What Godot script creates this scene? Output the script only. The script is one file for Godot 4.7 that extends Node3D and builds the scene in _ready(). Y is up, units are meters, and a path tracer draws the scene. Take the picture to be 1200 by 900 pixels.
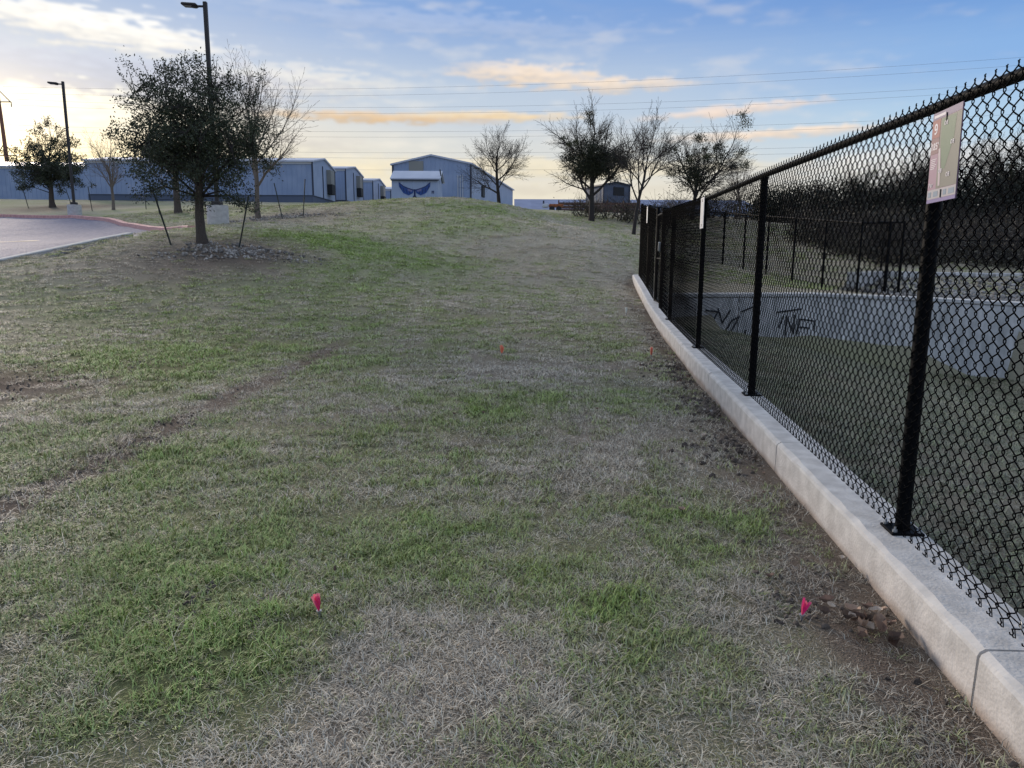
extends Node3D

# ---------------------------------------------------------------- mesh builder
class MB:
	var v := PackedVector3Array()
	var n := PackedVector3Array()
	var c := PackedColorArray()
	var uv := PackedVector2Array()
	var ix := PackedInt32Array()
	var col := Color(1, 1, 1)
	func tri(a: Vector3, b: Vector3, d: Vector3, up: Vector3) -> void:
		var g := (d - a).cross(b - a)
		if g.dot(up) < 0.0:
			g = -g
			var t := b
			b = d
			d = t
		g = g.normalized()
		var k := v.size()
		v.append(a); v.append(b); v.append(d)
		for i in 3:
			n.append(g)
			c.append(col)
			uv.append(Vector2.ZERO)
		ix.append(k); ix.append(k + 1); ix.append(k + 2)
	func quad(a: Vector3, b: Vector3, d: Vector3, e: Vector3, up: Vector3) -> void:
		var g := (d - a).cross(b - a)
		var k := v.size()
		v.append(a); v.append(b); v.append(d); v.append(e)
		uv.append(Vector2(0, 1)); uv.append(Vector2(1, 1)); uv.append(Vector2(1, 0)); uv.append(Vector2(0, 0))
		var flip := g.dot(up) < 0.0
		if flip:
			g = -g
		g = g.normalized()
		for i in 4:
			n.append(g)
			c.append(col)
		if flip:
			for i in [0, 2, 1, 0, 3, 2]:
				ix.append(k + i)
		else:
			for i in [0, 1, 2, 0, 2, 3]:
				ix.append(k + i)
	# chamfered box about t.origin, sides size, chamfer b
	func box(t: Transform3D, size: Vector3, b: float = 0.0) -> void:
		var h := size * 0.5
		b = minf(b, minf(h.x, minf(h.y, h.z)) * 0.9)
		for ax in 3:
			var a1 := (ax + 1) % 3
			var a2 := (ax + 2) % 3
			for s in [-1.0, 1.0]:
				var q: Array[Vector3] = []
				for m in [[-1, -1], [1, -1], [1, 1], [-1, 1]]:
					var p := Vector3.ZERO
					p[ax] = s * h[ax]
					p[a1] = m[0] * (h[a1] - b)
					p[a2] = m[1] * (h[a2] - b)
					q.append(t * p)
				var up := Vector3.ZERO
				up[ax] = s
				quad(q[0], q[1], q[2], q[3], t.basis * up)
		if b <= 0.0:
			return
		for ax in 3:
			var a1 := (ax + 1) % 3
			var a2 := (ax + 2) % 3
			for s1 in [-1.0, 1.0]:
				for s2 in [-1.0, 1.0]:
					var q: Array[Vector3] = []
					for m in [[-1.0, 0], [1.0, 0], [1.0, 1], [-1.0, 1]]:
						var p := Vector3.ZERO
						p[ax] = m[0] * (h[ax] - b)
						p[a1] = s1 * (h[a1] - (0.0 if m[1] == 0 else b))
						p[a2] = s2 * (h[a2] - (b if m[1] == 0 else 0.0))
						q.append(t * p)
					var up := Vector3.ZERO
					up[a1] = s1
					up[a2] = s2
					quad(q[0], q[1], q[2], q[3], t.basis * up)
		for sx in [-1.0, 1.0]:
			for sy in [-1.0, 1.0]:
				for sz in [-1.0, 1.0]:
					tri(t * Vector3(sx * h.x, sy * (h.y - b), sz * (h.z - b)), t * Vector3(sx * (h.x - b), sy * h.y, sz * (h.z - b)), t * Vector3(sx * (h.x - b), sy * (h.y - b), sz * h.z), t.basis * Vector3(sx, sy, sz))
	func tube(p: PackedVector3Array, r: PackedFloat32Array, sides: int, caps: bool = true) -> void:
		var m := p.size()
		if m < 2:
			return
		var d0 := (p[1] - p[0]).normalized()
		var ref := Vector3.UP if absf(d0.y) < 0.9 else Vector3.RIGHT
		var e1 := d0.cross(ref).normalized()
		var k := v.size()
		for i in m:
			var d: Vector3
			if i == 0:
				d = d0
			elif i == m - 1:
				d = (p[i] - p[i - 1]).normalized()
			else:
				d = (p[i + 1] - p[i - 1]).normalized()
			e1 = e1 - d * e1.dot(d)
			e1 = e1.normalized() if e1.length_squared() > 1e-9 else d.cross(Vector3(0.3, 0.5, 0.8)).normalized()
			var e2 := d.cross(e1)
			for j in sides:
				var a := TAU * j / sides
				var o := e1 * cos(a) + e2 * sin(a)
				v.append(p[i] + o * r[i])
				n.append(o)
				c.append(col)
				uv.append(Vector2.ZERO)
		for i in m - 1:
			for j in sides:
				var a := k + i * sides + j
				var b := k + i * sides + (j + 1) % sides
				var e := a + sides
				var f := b + sides
				ix.append(a); ix.append(e); ix.append(b)
				ix.append(b); ix.append(e); ix.append(f)
		if caps and sides > 3:
			for q in [0, m - 1]:
				var d := -d0 if q == 0 else (p[m - 1] - p[m - 2]).normalized()
				for j in range(1, sides - 1):
					tri(v[k + q * sides], v[k + q * sides + j], v[k + q * sides + j + 1], d)
	func rod(a: Vector3, b: Vector3, r: float, sides: int = 8, r2: float = -1.0) -> void:
		tube(PackedVector3Array([a, b]), PackedFloat32Array([r, r if r2 < 0 else r2]), sides)
	func mesh() -> ArrayMesh:
		var arr := []
		arr.resize(Mesh.ARRAY_MAX)
		arr[Mesh.ARRAY_VERTEX] = v
		arr[Mesh.ARRAY_NORMAL] = n
		arr[Mesh.ARRAY_COLOR] = c
		arr[Mesh.ARRAY_TEX_UV] = uv
		arr[Mesh.ARRAY_INDEX] = ix
		var me := ArrayMesh.new()
		me.add_surface_from_arrays(Mesh.PRIMITIVE_TRIANGLES, arr)
		return me

# ---------------------------------------------------------------- naming helpers
var taken := {}
func numbered(called: String) -> String:
	var k: int = taken.get(called, 0)
	taken[called] = k + 1
	return called if k == 0 else "%s_%03d" % [called, k]

func thing(called: String, label: String, category: String, t := Transform3D(), group := "") -> Node3D:
	var o := Node3D.new()
	o.name = numbered(called)
	add_child(o)
	o.transform = t
	tag(o, label, category, group)
	return o

func tag(o: Node, label: String, category: String, group := "", kind := "") -> void:
	o.set_meta("label", label)
	o.set_meta("category", category)
	if group != "":
		o.set_meta("group", group)
	if kind != "":
		o.set_meta("kind", kind)

func part(called: String, b: MB, m: Material, parent: Node = null, stuff := false, label := "") -> MeshInstance3D:
	return put(called, b.mesh(), m, parent, stuff, label)

func put(called: String, me: Mesh, m: Material, parent: Node = null, stuff := false, label := "") -> MeshInstance3D:
	var o := MeshInstance3D.new()
	o.mesh = me
	o.material_override = m
	o.cast_shadow = GeometryInstance3D.SHADOW_CASTING_SETTING_ON
	if parent == null:
		o.name = numbered(called)
		add_child(o)
	else:
		o.name = called
		var k := 0
		while parent.has_node(NodePath(String(o.name))):
			k += 1
			o.name = "%s_%03d" % [called, k]
		parent.add_child(o, true)
	if stuff:
		o.set_meta("kind", "stuff")
	if label != "":
		o.set_meta("label", label)
	return o

func sub(called: String, parent: Node) -> Node3D:
	var o := Node3D.new()
	o.name = called
	parent.add_child(o, true)
	return o

func copy_of(o: Node3D, t: Transform3D, label: String) -> Node3D:
	var r: Node3D = o.duplicate()
	var base := String(o.name)
	var rx := RegEx.create_from_string("_\\d{3}$")
	base = rx.sub(base, "")
	r.name = numbered(base)
	add_child(r)
	r.transform = t
	r.set_meta("label", label)
	return r

func P3(a: Array) -> PackedVector3Array:
	return PackedVector3Array(a)

func TF(p: Vector3, yaw := 0.0, s := 1.0) -> Transform3D:
	return Transform3D(Basis(Vector3.UP, yaw).scaled(Vector3(s, s, s)), p)

func srgb(r: int, g: int, b: int) -> Color:
	return Color8(r, g, b).srgb_to_linear()

# ---------------------------------------------------------------- materials
func noise_tex(sd: int, freq: float, lo: Color, hi: Color, size := 512, oct := 4, mid := Color(0, 0, 0, 0)) -> NoiseTexture2D:
	var f := FastNoiseLite.new()
	f.seed = sd
	f.frequency = freq
	f.noise_type = FastNoiseLite.TYPE_SIMPLEX_SMOOTH
	f.fractal_octaves = oct
	var t := NoiseTexture2D.new()
	t.noise = f
	t.width = size
	t.height = size
	t.seamless = true
	var g := Gradient.new()
	g.set_color(0, lo)
	g.set_color(1, hi)
	g.set_offset(0, 0.15)
	g.set_offset(1, 0.85)
	if mid.a > 0.0:
		g.add_point(0.5, mid)
	t.color_ramp = g
	return t

func noise_nrm(sd: int, freq: float, strength: float, size := 512) -> NoiseTexture2D:
	var f := FastNoiseLite.new()
	f.seed = sd
	f.frequency = freq
	f.fractal_octaves = 5
	var t := NoiseTexture2D.new()
	t.noise = f
	t.width = size
	t.height = size
	t.seamless = true
	t.as_normal_map = true
	t.bump_strength = strength
	return t

func mat(c: Color, rough := 0.8, metal := 0.0) -> StandardMaterial3D:
	var m := StandardMaterial3D.new()
	m.albedo_color = c
	m.roughness = rough
	m.metallic = metal
	return m

func tri_mat(tex: Texture2D, scale: float, rough := 0.9, nrm: Texture2D = null, ns := 1.0) -> StandardMaterial3D:
	var m := StandardMaterial3D.new()
	m.albedo_texture = tex
	m.uv1_triplanar = true
	m.uv1_world_triplanar = true
	m.uv1_scale = Vector3(scale, scale, scale)
	m.roughness = rough
	if nrm:
		m.normal_enabled = true
		m.normal_texture = nrm
		m.normal_scale = ns
	return m

func vmat(rough := 0.8, back := 0.0) -> StandardMaterial3D:
	var m := StandardMaterial3D.new()
	m.vertex_color_use_as_albedo = true
	m.roughness = rough
	if back > 0.0:
		m.backlight_enabled = true
		m.backlight = Color(back, back, back)
	return m

# ---------------------------------------------------------------- terrain
const TH := 0.095
var HD := Vector3(sin(TH), 0, -cos(TH))
var ND := Vector3(cos(TH), 0, sin(TH))
const PX := 1.696
const PZ := -3.124
var ctl: Array[Vector3] = []
var wts := PackedFloat64Array()

func us(x: float, z: float) -> Vector2:   # offset from the fence line, distance along it
	var dx := x - PX
	var dz := z - PZ
	return Vector2(dx * ND.x + dz * ND.z, dx * HD.x + dz * HD.z)

func at_us(u: float, s: float, y := 0.0) -> Vector3:
	return Vector3(PX + ND.x * u + HD.x * s, y, PZ + ND.z * u + HD.z * s)

var wall_s := [-10.0, 3.05, 6.0, 7.2, 9.3, 11.0, 12.0, 14.0, 15.5, 16.5, 30.0]
var wall_y := [0.128, 0.243, 0.254, 0.275, 0.32, 0.39, 0.45, 0.62, 0.73, 0.80, 1.9]
func wall_top(s: float) -> float:
	if s <= wall_s[0]:
		return wall_y[0]
	for i in wall_s.size() - 1:
		if s <= wall_s[i + 1]:
			var t: float = (s - wall_s[i]) / (wall_s[i + 1] - wall_s[i])
			return lerpf(wall_y[i], wall_y[i + 1], t)
	return wall_y[-1]

func tps_k(r2: float) -> float:
	return 0.0 if r2 < 1e-9 else 0.5 * r2 * log(r2)

func solve_tps() -> void:
	var n := ctl.size()
	var m := n + 3
	var a := []
	for i in m:
		var row := PackedFloat64Array()
		row.resize(m + 1)
		a.append(row)
	for i in n:
		for j in n:
			var dx := (ctl[i].x - ctl[j].x) / 10.0
			var dz := (ctl[i].z - ctl[j].z) / 10.0
			a[i][j] = tps_k(dx * dx + dz * dz)
		a[i][i] = a[i][i] + 0.02
		a[i][n] = 1.0
		a[i][n + 1] = ctl[i].x / 10.0
		a[i][n + 2] = ctl[i].z / 10.0
		a[n][i] = 1.0
		a[n + 1][i] = ctl[i].x / 10.0
		a[n + 2][i] = ctl[i].z / 10.0
		a[i][m] = ctl[i].y
	for k in m:
		var best := k
		for i in range(k + 1, m):
			if absf(a[i][k]) > absf(a[best][k]):
				best = i
		var t = a[k]
		a[k] = a[best]
		a[best] = t
		for i in range(k + 1, m):
			var f: float = a[i][k] / a[k][k]
			if f != 0.0:
				for j in range(k, m + 1):
					a[i][j] = a[i][j] - f * a[k][j]
	wts.resize(m)
	for k in range(m - 1, -1, -1):
		var sum: float = a[k][m]
		for j in range(k + 1, m):
			sum -= a[k][j] * wts[j]
		wts[k] = sum / a[k][k]

var far_h := 5.5
func hraw(x: float, z: float) -> float:
	var n := ctl.size()
	var y := wts[n] + wts[n + 1] * x * 0.1 + wts[n + 2] * z * 0.1
	for i in n:
		var q := ctl[i]
		var dx := (x - q.x) * 0.1
		var dz := (z - q.z) * 0.1
		var r2 := dx * dx + dz * dz
		if r2 > 1e-9:
			y += wts[i] * 0.5 * r2 * log(r2)
	return y

func hA(x: float, z: float) -> float:
	var far := smoothstep(75.0, 120.0, sqrt(x * x + z * z))
	if far >= 1.0:
		return far_h * clampf((-z + 60.0) / 180.0, 0.0, 1.0)
	var y := clampf(hraw(x, z), -2.0, 7.0)
	var bump := bumpn.get_noise_2d(x, z) * 0.035 + bumpn.get_noise_2d(x * 4.3 + 90.0, z * 4.3) * 0.018
	y += bump
	return lerpf(y, far_h * clampf((-z + 60.0) / 180.0, 0.0, 1.0), far)

var bumpn := FastNoiseLite.new()
var basin_line := [Vector2(2.98, -14.78), Vector2(4.4, -15.05), Vector2(6.0, -15.3), Vector2(8.0, -15.15), Vector2(10.0, -14.2), Vector2(16.0, -11.0), Vector2(26.0, -7.0)]
var back_line := [Vector2(9.6, -21.5), Vector2(11.6, -24.1), Vector2(16.2, -24.3), Vector2(22.0, -22.5), Vector2(34.0, -18.0)]

func beyond(line: Array, x: float, z: float) -> float:   # signed distance across a polyline running to +x, positive beyond (further from us)
	var best := 1e9
	var sg := 1.0
	for i in line.size() - 1:
		var a: Vector2 = line[i]
		var b: Vector2 = line[i + 1]
		var p := Vector2(x, z)
		var d := b - a
		var t := clampf((p - a).dot(d) / d.length_squared(), 0.0, 1.0)
		var r := (p - a - d * t).length()
		if r < best:
			best = r
			sg = 1.0 if d.cross(p - a) < 0.0 else -1.0
	return best * sg

func hB(x: float, z: float, u: float) -> float:   # inside the fence
	var d := beyond(basin_line, x, z)
	if d < 0.0:
		var y := lerpf(0.02, -0.95, smoothstep(0.1, 6.0, u))
		return y + bumpn.get_noise_2d(x, z) * 0.05 + bumpn.get_noise_2d(x * 5.0, z * 5.0) * 0.02
	var y2 := hA(x, z)
	return y2

func in_poly(poly: PackedVector2Array, x: float, z: float) -> bool:
	return Geometry2D.is_point_in_polygon(Vector2(x, z), poly)

var lot := PackedVector2Array()
var near_curb := [Vector2(-30, -3), Vector2(-20.0, -8.5), Vector2(-14.2, -13.6), Vector2(-12.7, -16.2), Vector2(-12.06, -18), Vector2(-11.5, -20), Vector2(-11.1, -22.3)]
var far_curb := [Vector2(-10.35, -24.9), Vector2(-11.0, -26.0), Vector2(-12.3, -27.6), Vector2(-14.6, -30.8), Vector2(-17.9, -35.3), Vector2(-20.8, -39.2), Vector2(-24.2, -42.6), Vector2(-30.5, -45.8), Vector2(-38, -47.5), Vector2(-60, -49)]

func _ready() -> void:
	# ------------------------------------------------ camera
	var cam := Camera3D.new()
	cam.name = "camera"
	var pitch := 0.17314
	var roll := 0.0052
	var fwd := Vector3(0, -sin(pitch), -cos(pitch))
	var r0 := Vector3.RIGHT
	var u0 := r0.cross(fwd)
	var rr := r0 * cos(roll) + u0 * sin(roll)
	var uu := -r0 * sin(roll) + u0 * cos(roll)
	cam.transform = Transform3D(Basis(rr, uu, -fwd), Vector3(0, 1.40, 0))
	cam.fov = 53.87
	cam.near = 0.05
	cam.far = 2000.0
	add_child(cam)
	cam.current = true
	# ------------------------------------------------ sky, sun, exposure
	var env := Environment.new()
	env.background_mode = Environment.BG_SKY
	env.tonemap_mode = Environment.TONE_MAPPER_LINEAR
	env.tonemap_exposure = 2.0
	env.sdfgi_enabled = true
	env.ssao_enabled = true
	env.ssil_enabled = true
	var sky := Sky.new()
	var pano := PanoramaSkyMaterial.new()
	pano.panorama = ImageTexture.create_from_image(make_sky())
	sky.sky_material = pano
	env.sky = sky
	var we := WorldEnvironment.new()
	we.name = "world_environment"
	we.environment = env
	add_child(we)
	var sun := DirectionalLight3D.new()
	sun.name = "low_sun"
	sun.light_color = Color(1.0, 0.93, 0.85)
	sun.light_energy = 0.5
	sun.light_angular_distance = 12.0
	sun.shadow_enabled = true
	var saz := deg_to_rad(-36.0)
	var sel := deg_to_rad(14.0)
	var to_sun := Vector3(sin(saz) * cos(sel), sin(sel), -cos(saz) * cos(sel))
	add_child(sun)
	sun.look_at_from_position(Vector3.ZERO, -to_sun)
	# ------------------------------------------------ the place
	bumpn.seed = 11
	bumpn.frequency = 0.22
	bumpn.fractal_octaves = 3
	make_controls()
	solve_tps()
	make_materials()
	build_ground()
	build_lot()
	build_kerb_wall()
	build_basin()
	build_buildings()
	build_fence()
	build_far_fence()
	build_signs()
	build_lamps()
	build_trees()
	build_stakes_and_rocks()
	build_power_line()
	build_background()
	build_grass()
	build_small_things()

func make_controls() -> void:
	for q in [[-6.36, 0.08, -11.2], [-9.3, 0.5, -14.5], [-12.06, 1.14, -18], [-11.24, 1.5, -20], [-11.07, 1.86, -22.5], [-8.08, 1.62, -20], [-5.31, 1.27, -19], [-5.07, 0.5, -15], [-30.5, 3.4, -46], [-24.35, 3.24, -43], [-17.84, 2.57, -35], [-12.29, 2.08, -27], [-10.11, 2.30, -26.5], [-10.31, 2.63, -31], [-16.17, 3.13, -37], [-23.74, 3.73, -46], [-30.72, 4.18, -52], [-46, 5.93, -72], [-32.7, 5.6, -66], [-18.87, 5.15, -61], [-13.18, 5.5, -70], [-6.22, 2.38, -28], [-2.08, 0.68, -18.5], [-2.58, 1.52, -23], [-3.23, 2.65, -29], [-2.22, 3.85, -36], [-5.91, 3.95, -41], [-8.84, 3.87, -42], [0.75, 3.28, -36], [3.72, 2.25, -34], [1.9, 2.72, -35], [4.31, 1.85, -27], [2.75, 1.6, -24], [5.0, 2.13, -32], [-0.02, 1.28, -22.5], [1.81, 0.98, -20.5], [4.17, 3.0, -41], [13.66, 3.38, -46], [18.0, 3.2, -50], [0, 0, -9.5], [0, 0.3, -15], [1.84, 0.41, -16.5], [0, 0, -1], [-1.5, 0, -3], [-4, 0.0, -3], [0, 0, -5.5], [-3, 0.0, -7], [-8, 0.05, -6], [-14, 0.4, -8], [0, -0.1, 8], [-12, 0, 6], [9, 0.42, -19], [7.3, 0.95, -26.6], [12, 0.33, -21.5], [16, 0.3, -20], [6, 0.48, -16.5], [11.6, 1.0, -26], [18, 1.1, -27], [24, 0.6, -20], [22, 2.75, -45], [30, 3.2, -48], [12, 2.0, -36], [20, 1.7, -34], [0, 5.2, -70], [10, 5.5, -85], [-30, 6.3, -90], [30, 5.0, -80], [-60, 6, -60], [-45, 2.5, -30], [60, 3.0, -50], [40, 0.6, -10], [-40, 1.0, 0]]:
		ctl.append(Vector3(q[0], q[1], q[2]))
	for s in [-3.0, 0.0, 3.0, 6.0, 8.0, 10.0, 12.0, 14.0, 16.3]:
		var p := at_us(-0.3, s)
		ctl.append(Vector3(p.x, wall_top(s) - 0.21, p.z))
	for q in near_curb:
		lot.append(q)
	for q in far_curb:
		lot.append(q)
	lot.append(Vector2(-60, -3))

# ---------------------------------------------------------------- sky
func pick(keys: Array, el: float) -> Color:
	for i in keys.size() - 1:
		if el <= keys[i + 1][0]:
			var t := clampf((el - keys[i][0]) / (keys[i + 1][0] - keys[i][0]), 0.0, 1.0)
			t = t * t * (3.0 - 2.0 * t)
			var a: Color = keys[i][1]
			return a.lerp(keys[i + 1][1], t)
	return keys[-1][1]

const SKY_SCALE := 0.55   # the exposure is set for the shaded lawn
func make_sky() -> Image:
	var W := 2560
	var H := 1280
	var im := Image.create(W, H, false, Image.FORMAT_RGBF)
	var top := srgb(204, 210, 220)  # overhead sky, paler and brighter than the view, raised to light the lawn
	var prof := [
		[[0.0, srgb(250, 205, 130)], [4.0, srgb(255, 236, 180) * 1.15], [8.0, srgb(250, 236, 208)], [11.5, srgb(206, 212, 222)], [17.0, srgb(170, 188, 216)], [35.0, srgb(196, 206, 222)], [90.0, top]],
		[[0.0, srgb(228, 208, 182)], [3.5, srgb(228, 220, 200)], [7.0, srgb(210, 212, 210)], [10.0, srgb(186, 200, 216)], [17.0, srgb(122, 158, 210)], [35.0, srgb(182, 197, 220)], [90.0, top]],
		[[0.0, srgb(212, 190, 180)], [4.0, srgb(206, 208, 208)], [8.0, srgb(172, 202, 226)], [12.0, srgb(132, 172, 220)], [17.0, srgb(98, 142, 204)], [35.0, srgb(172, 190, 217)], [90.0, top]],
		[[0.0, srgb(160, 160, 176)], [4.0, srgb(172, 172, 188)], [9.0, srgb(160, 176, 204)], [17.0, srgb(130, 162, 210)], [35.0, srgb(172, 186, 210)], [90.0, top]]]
	var marks := [0.0, 38.0, 72.0, 180.0]
	# profile tables: 4 x 361
	var tab := []
	for p in prof:
		var row := PackedColorArray()
		for i in 361:
			row.append(pick(p, i * 0.25))
		tab.append(row)
	var n1 := FastNoiseLite.new()
	n1.seed = 5
	n1.frequency = 1.0
	n1.fractal_octaves = 5
	n1.fractal_gain = 0.55
	var n2 := FastNoiseLite.new()
	n2.seed = 23
	n2.frequency = 1.0
	n2.fractal_octaves = 4
	var named := [   # azimuth, elevation, half width, half height, tilt, weight, colour
		[1.0, 12.3, 5.0, 0.65, -0.05, 1.0, srgb(238, 218, 196)],
		[7.5, 11.6, 4.6, 0.42, -0.02, 0.9, srgb(236, 216, 194)],
		[-9.5, 9.3, 8.0, 0.34, 0.0, 1.0, srgb(224, 192, 152)],
		[-1.0, 9.6, 6.0, 0.25, 0.0, 0.8, srgb(246, 214, 160)],
		[15.5, 9.7, 5.5, 0.30, 0.06, 0.9, srgb(240, 216, 196)],
		[18.5, 8.1, 7.0, 0.30, 0.03, 1.0, srgb(240, 218, 196)],
		[-28.0, 13.6, 8.0, 0.95, -0.06, 1.1, srgb(250, 246, 238)],
		[-16.0, 11.4, 6.0, 0.9, 0.0, 0.6, srgb(250, 240, 220)],
		[-26.0, 10.9, 12.0, 1.3, 0.0, 0.75, srgb(188, 192, 208)],
		[-34.0, 8.6, 10.0, 1.2, 0.0, 0.9, srgb(255, 250, 232)],
		[-17.0, 7.4, 6.0, 0.6, 0.0, 0.5, srgb(208, 202, 196)],
		[2.0, 6.0, 16.0, 0.7, 0.0, 0.5, srgb(246, 226, 180)],
		[-6.0, 4.6, 18.0, 0.5, 0.0, 0.5, srgb(216, 206, 190)],
		[28.0, 6.0, 10.0, 0.8, 0.05, 0.5, srgb(236, 226, 214)],
		[-6.0, 15.5, 12.0, 0.7, -0.03, 0.3, srgb(206, 210, 222)]]
	var below := srgb(120, 112, 100)
	var data := PackedFloat32Array()
	data.resize(W * H * 3)
	for y in H:
		var el := 90.0 - (y + 0.5) * 180.0 / H
		if el < -1.0:
			for x in W:
				var q := (y * W + x) * 3
				data[q] = below.r
				data[q + 1] = below.g
				data[q + 2] = below.b
			continue
		el = maxf(el, 0.0)
		var ei := mini(int(el * 4.0), 360)
		var step := 1 if el < 32.0 else 4
		var near := []
		for q in named:
			if absf(el - q[1]) < q[3] * 3.2 + absf(q[4]) * q[2] * 2.2:
				near.append(q)
		var amount := smoothstep(34.0, 10.0, el) * 0.28 + 0.2
		var last := Color()
		for x in W:
			if x % step == 0:
				var az := (x + 0.5) / W * 360.0
				if az > 180.0:
					az -= 360.0
				var da := absf(az + 36.0)
				if da > 180.0:
					da = 360.0 - da
				var k := 0
				while k < 2 and da > marks[k + 1]:
					k += 1
				var t: float = (da - marks[k]) / (marks[k + 1] - marks[k])
				t = t * t * (3.0 - 2.0 * t)
				var col: Color = tab[k][ei].lerp(tab[k + 1][ei], t)
				var ca := cos(deg_to_rad(az))
				var sa := sin(deg_to_rad(az))
				# thin streaks everywhere, stretched along the horizon
				var w1 := n1.get_noise_3d(sa * 5.0, ca * 5.0, el * 0.42)
				var w2 := n2.get_noise_3d(sa * 16.0 + 3.0, ca * 16.0, el * 1.15)
				var f := w1 * 0.75 + w2 * 0.45
				var cov := smoothstep(0.08, 0.62, f) * amount
				var sunny := 1.0 - smoothstep(15.0, 95.0, da)
				var cc := Color(0.60, 0.58, 0.62).lerp(Color(0.98, 0.90, 0.76), sunny)
				col = col.lerp(cc, cov * 0.62)
				var shade := smoothstep(0.12, 0.6, -f) * amount * 0.22
				col = col.lerp(Color(0.46, 0.50, 0.60), shade)
				if near.size() > 0:
					var wx := n2.get_noise_3d(sa * 26.0, ca * 26.0, el * 2.2)
					var wy := n1.get_noise_3d(sa * 20.0, ca * 20.0 + 7.0, el * 4.5)
					for q in near:
						var dx: float = az - q[0]
						if dx > 180.0:
							dx -= 360.0
						elif dx < -180.0:
							dx += 360.0
						var dy: float = el - q[1] - q[4] * dx * 1.0
						var ex: float = dx / q[2] + wx * 0.5
						var ey: float = dy / q[3] + wx * 0.9 + wy * 0.9
						var d := ex * ex + ey * ey
						if d < 4.0:
							var a: float = smoothstep(1.9, 0.05, d) * q[5]
							a *= 0.85 + 0.35 * wy
							var cq: Color = q[6]
							var lit := 1.0 + 0.18 * clampf(ey, -1.0, 1.0)
							col = col.lerp(cq * lit, clampf(a, 0.0, 1.0))
				# glow of the hidden sun
				var gd := sqrt((da * 0.55) * (da * 0.55) + (el - 5.5) * (el - 5.5))
				var gl := exp(-gd * gd / 20.0)
				col += Color(1.1, 0.85, 0.48) * gl
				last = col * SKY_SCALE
			var o := (y * W + x) * 3
			data[o] = last.r
			data[o + 1] = last.g
			data[o + 2] = last.b
	im = Image.create_from_data(W, H, false, Image.FORMAT_RGBF, data.to_byte_array())
	return im

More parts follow.
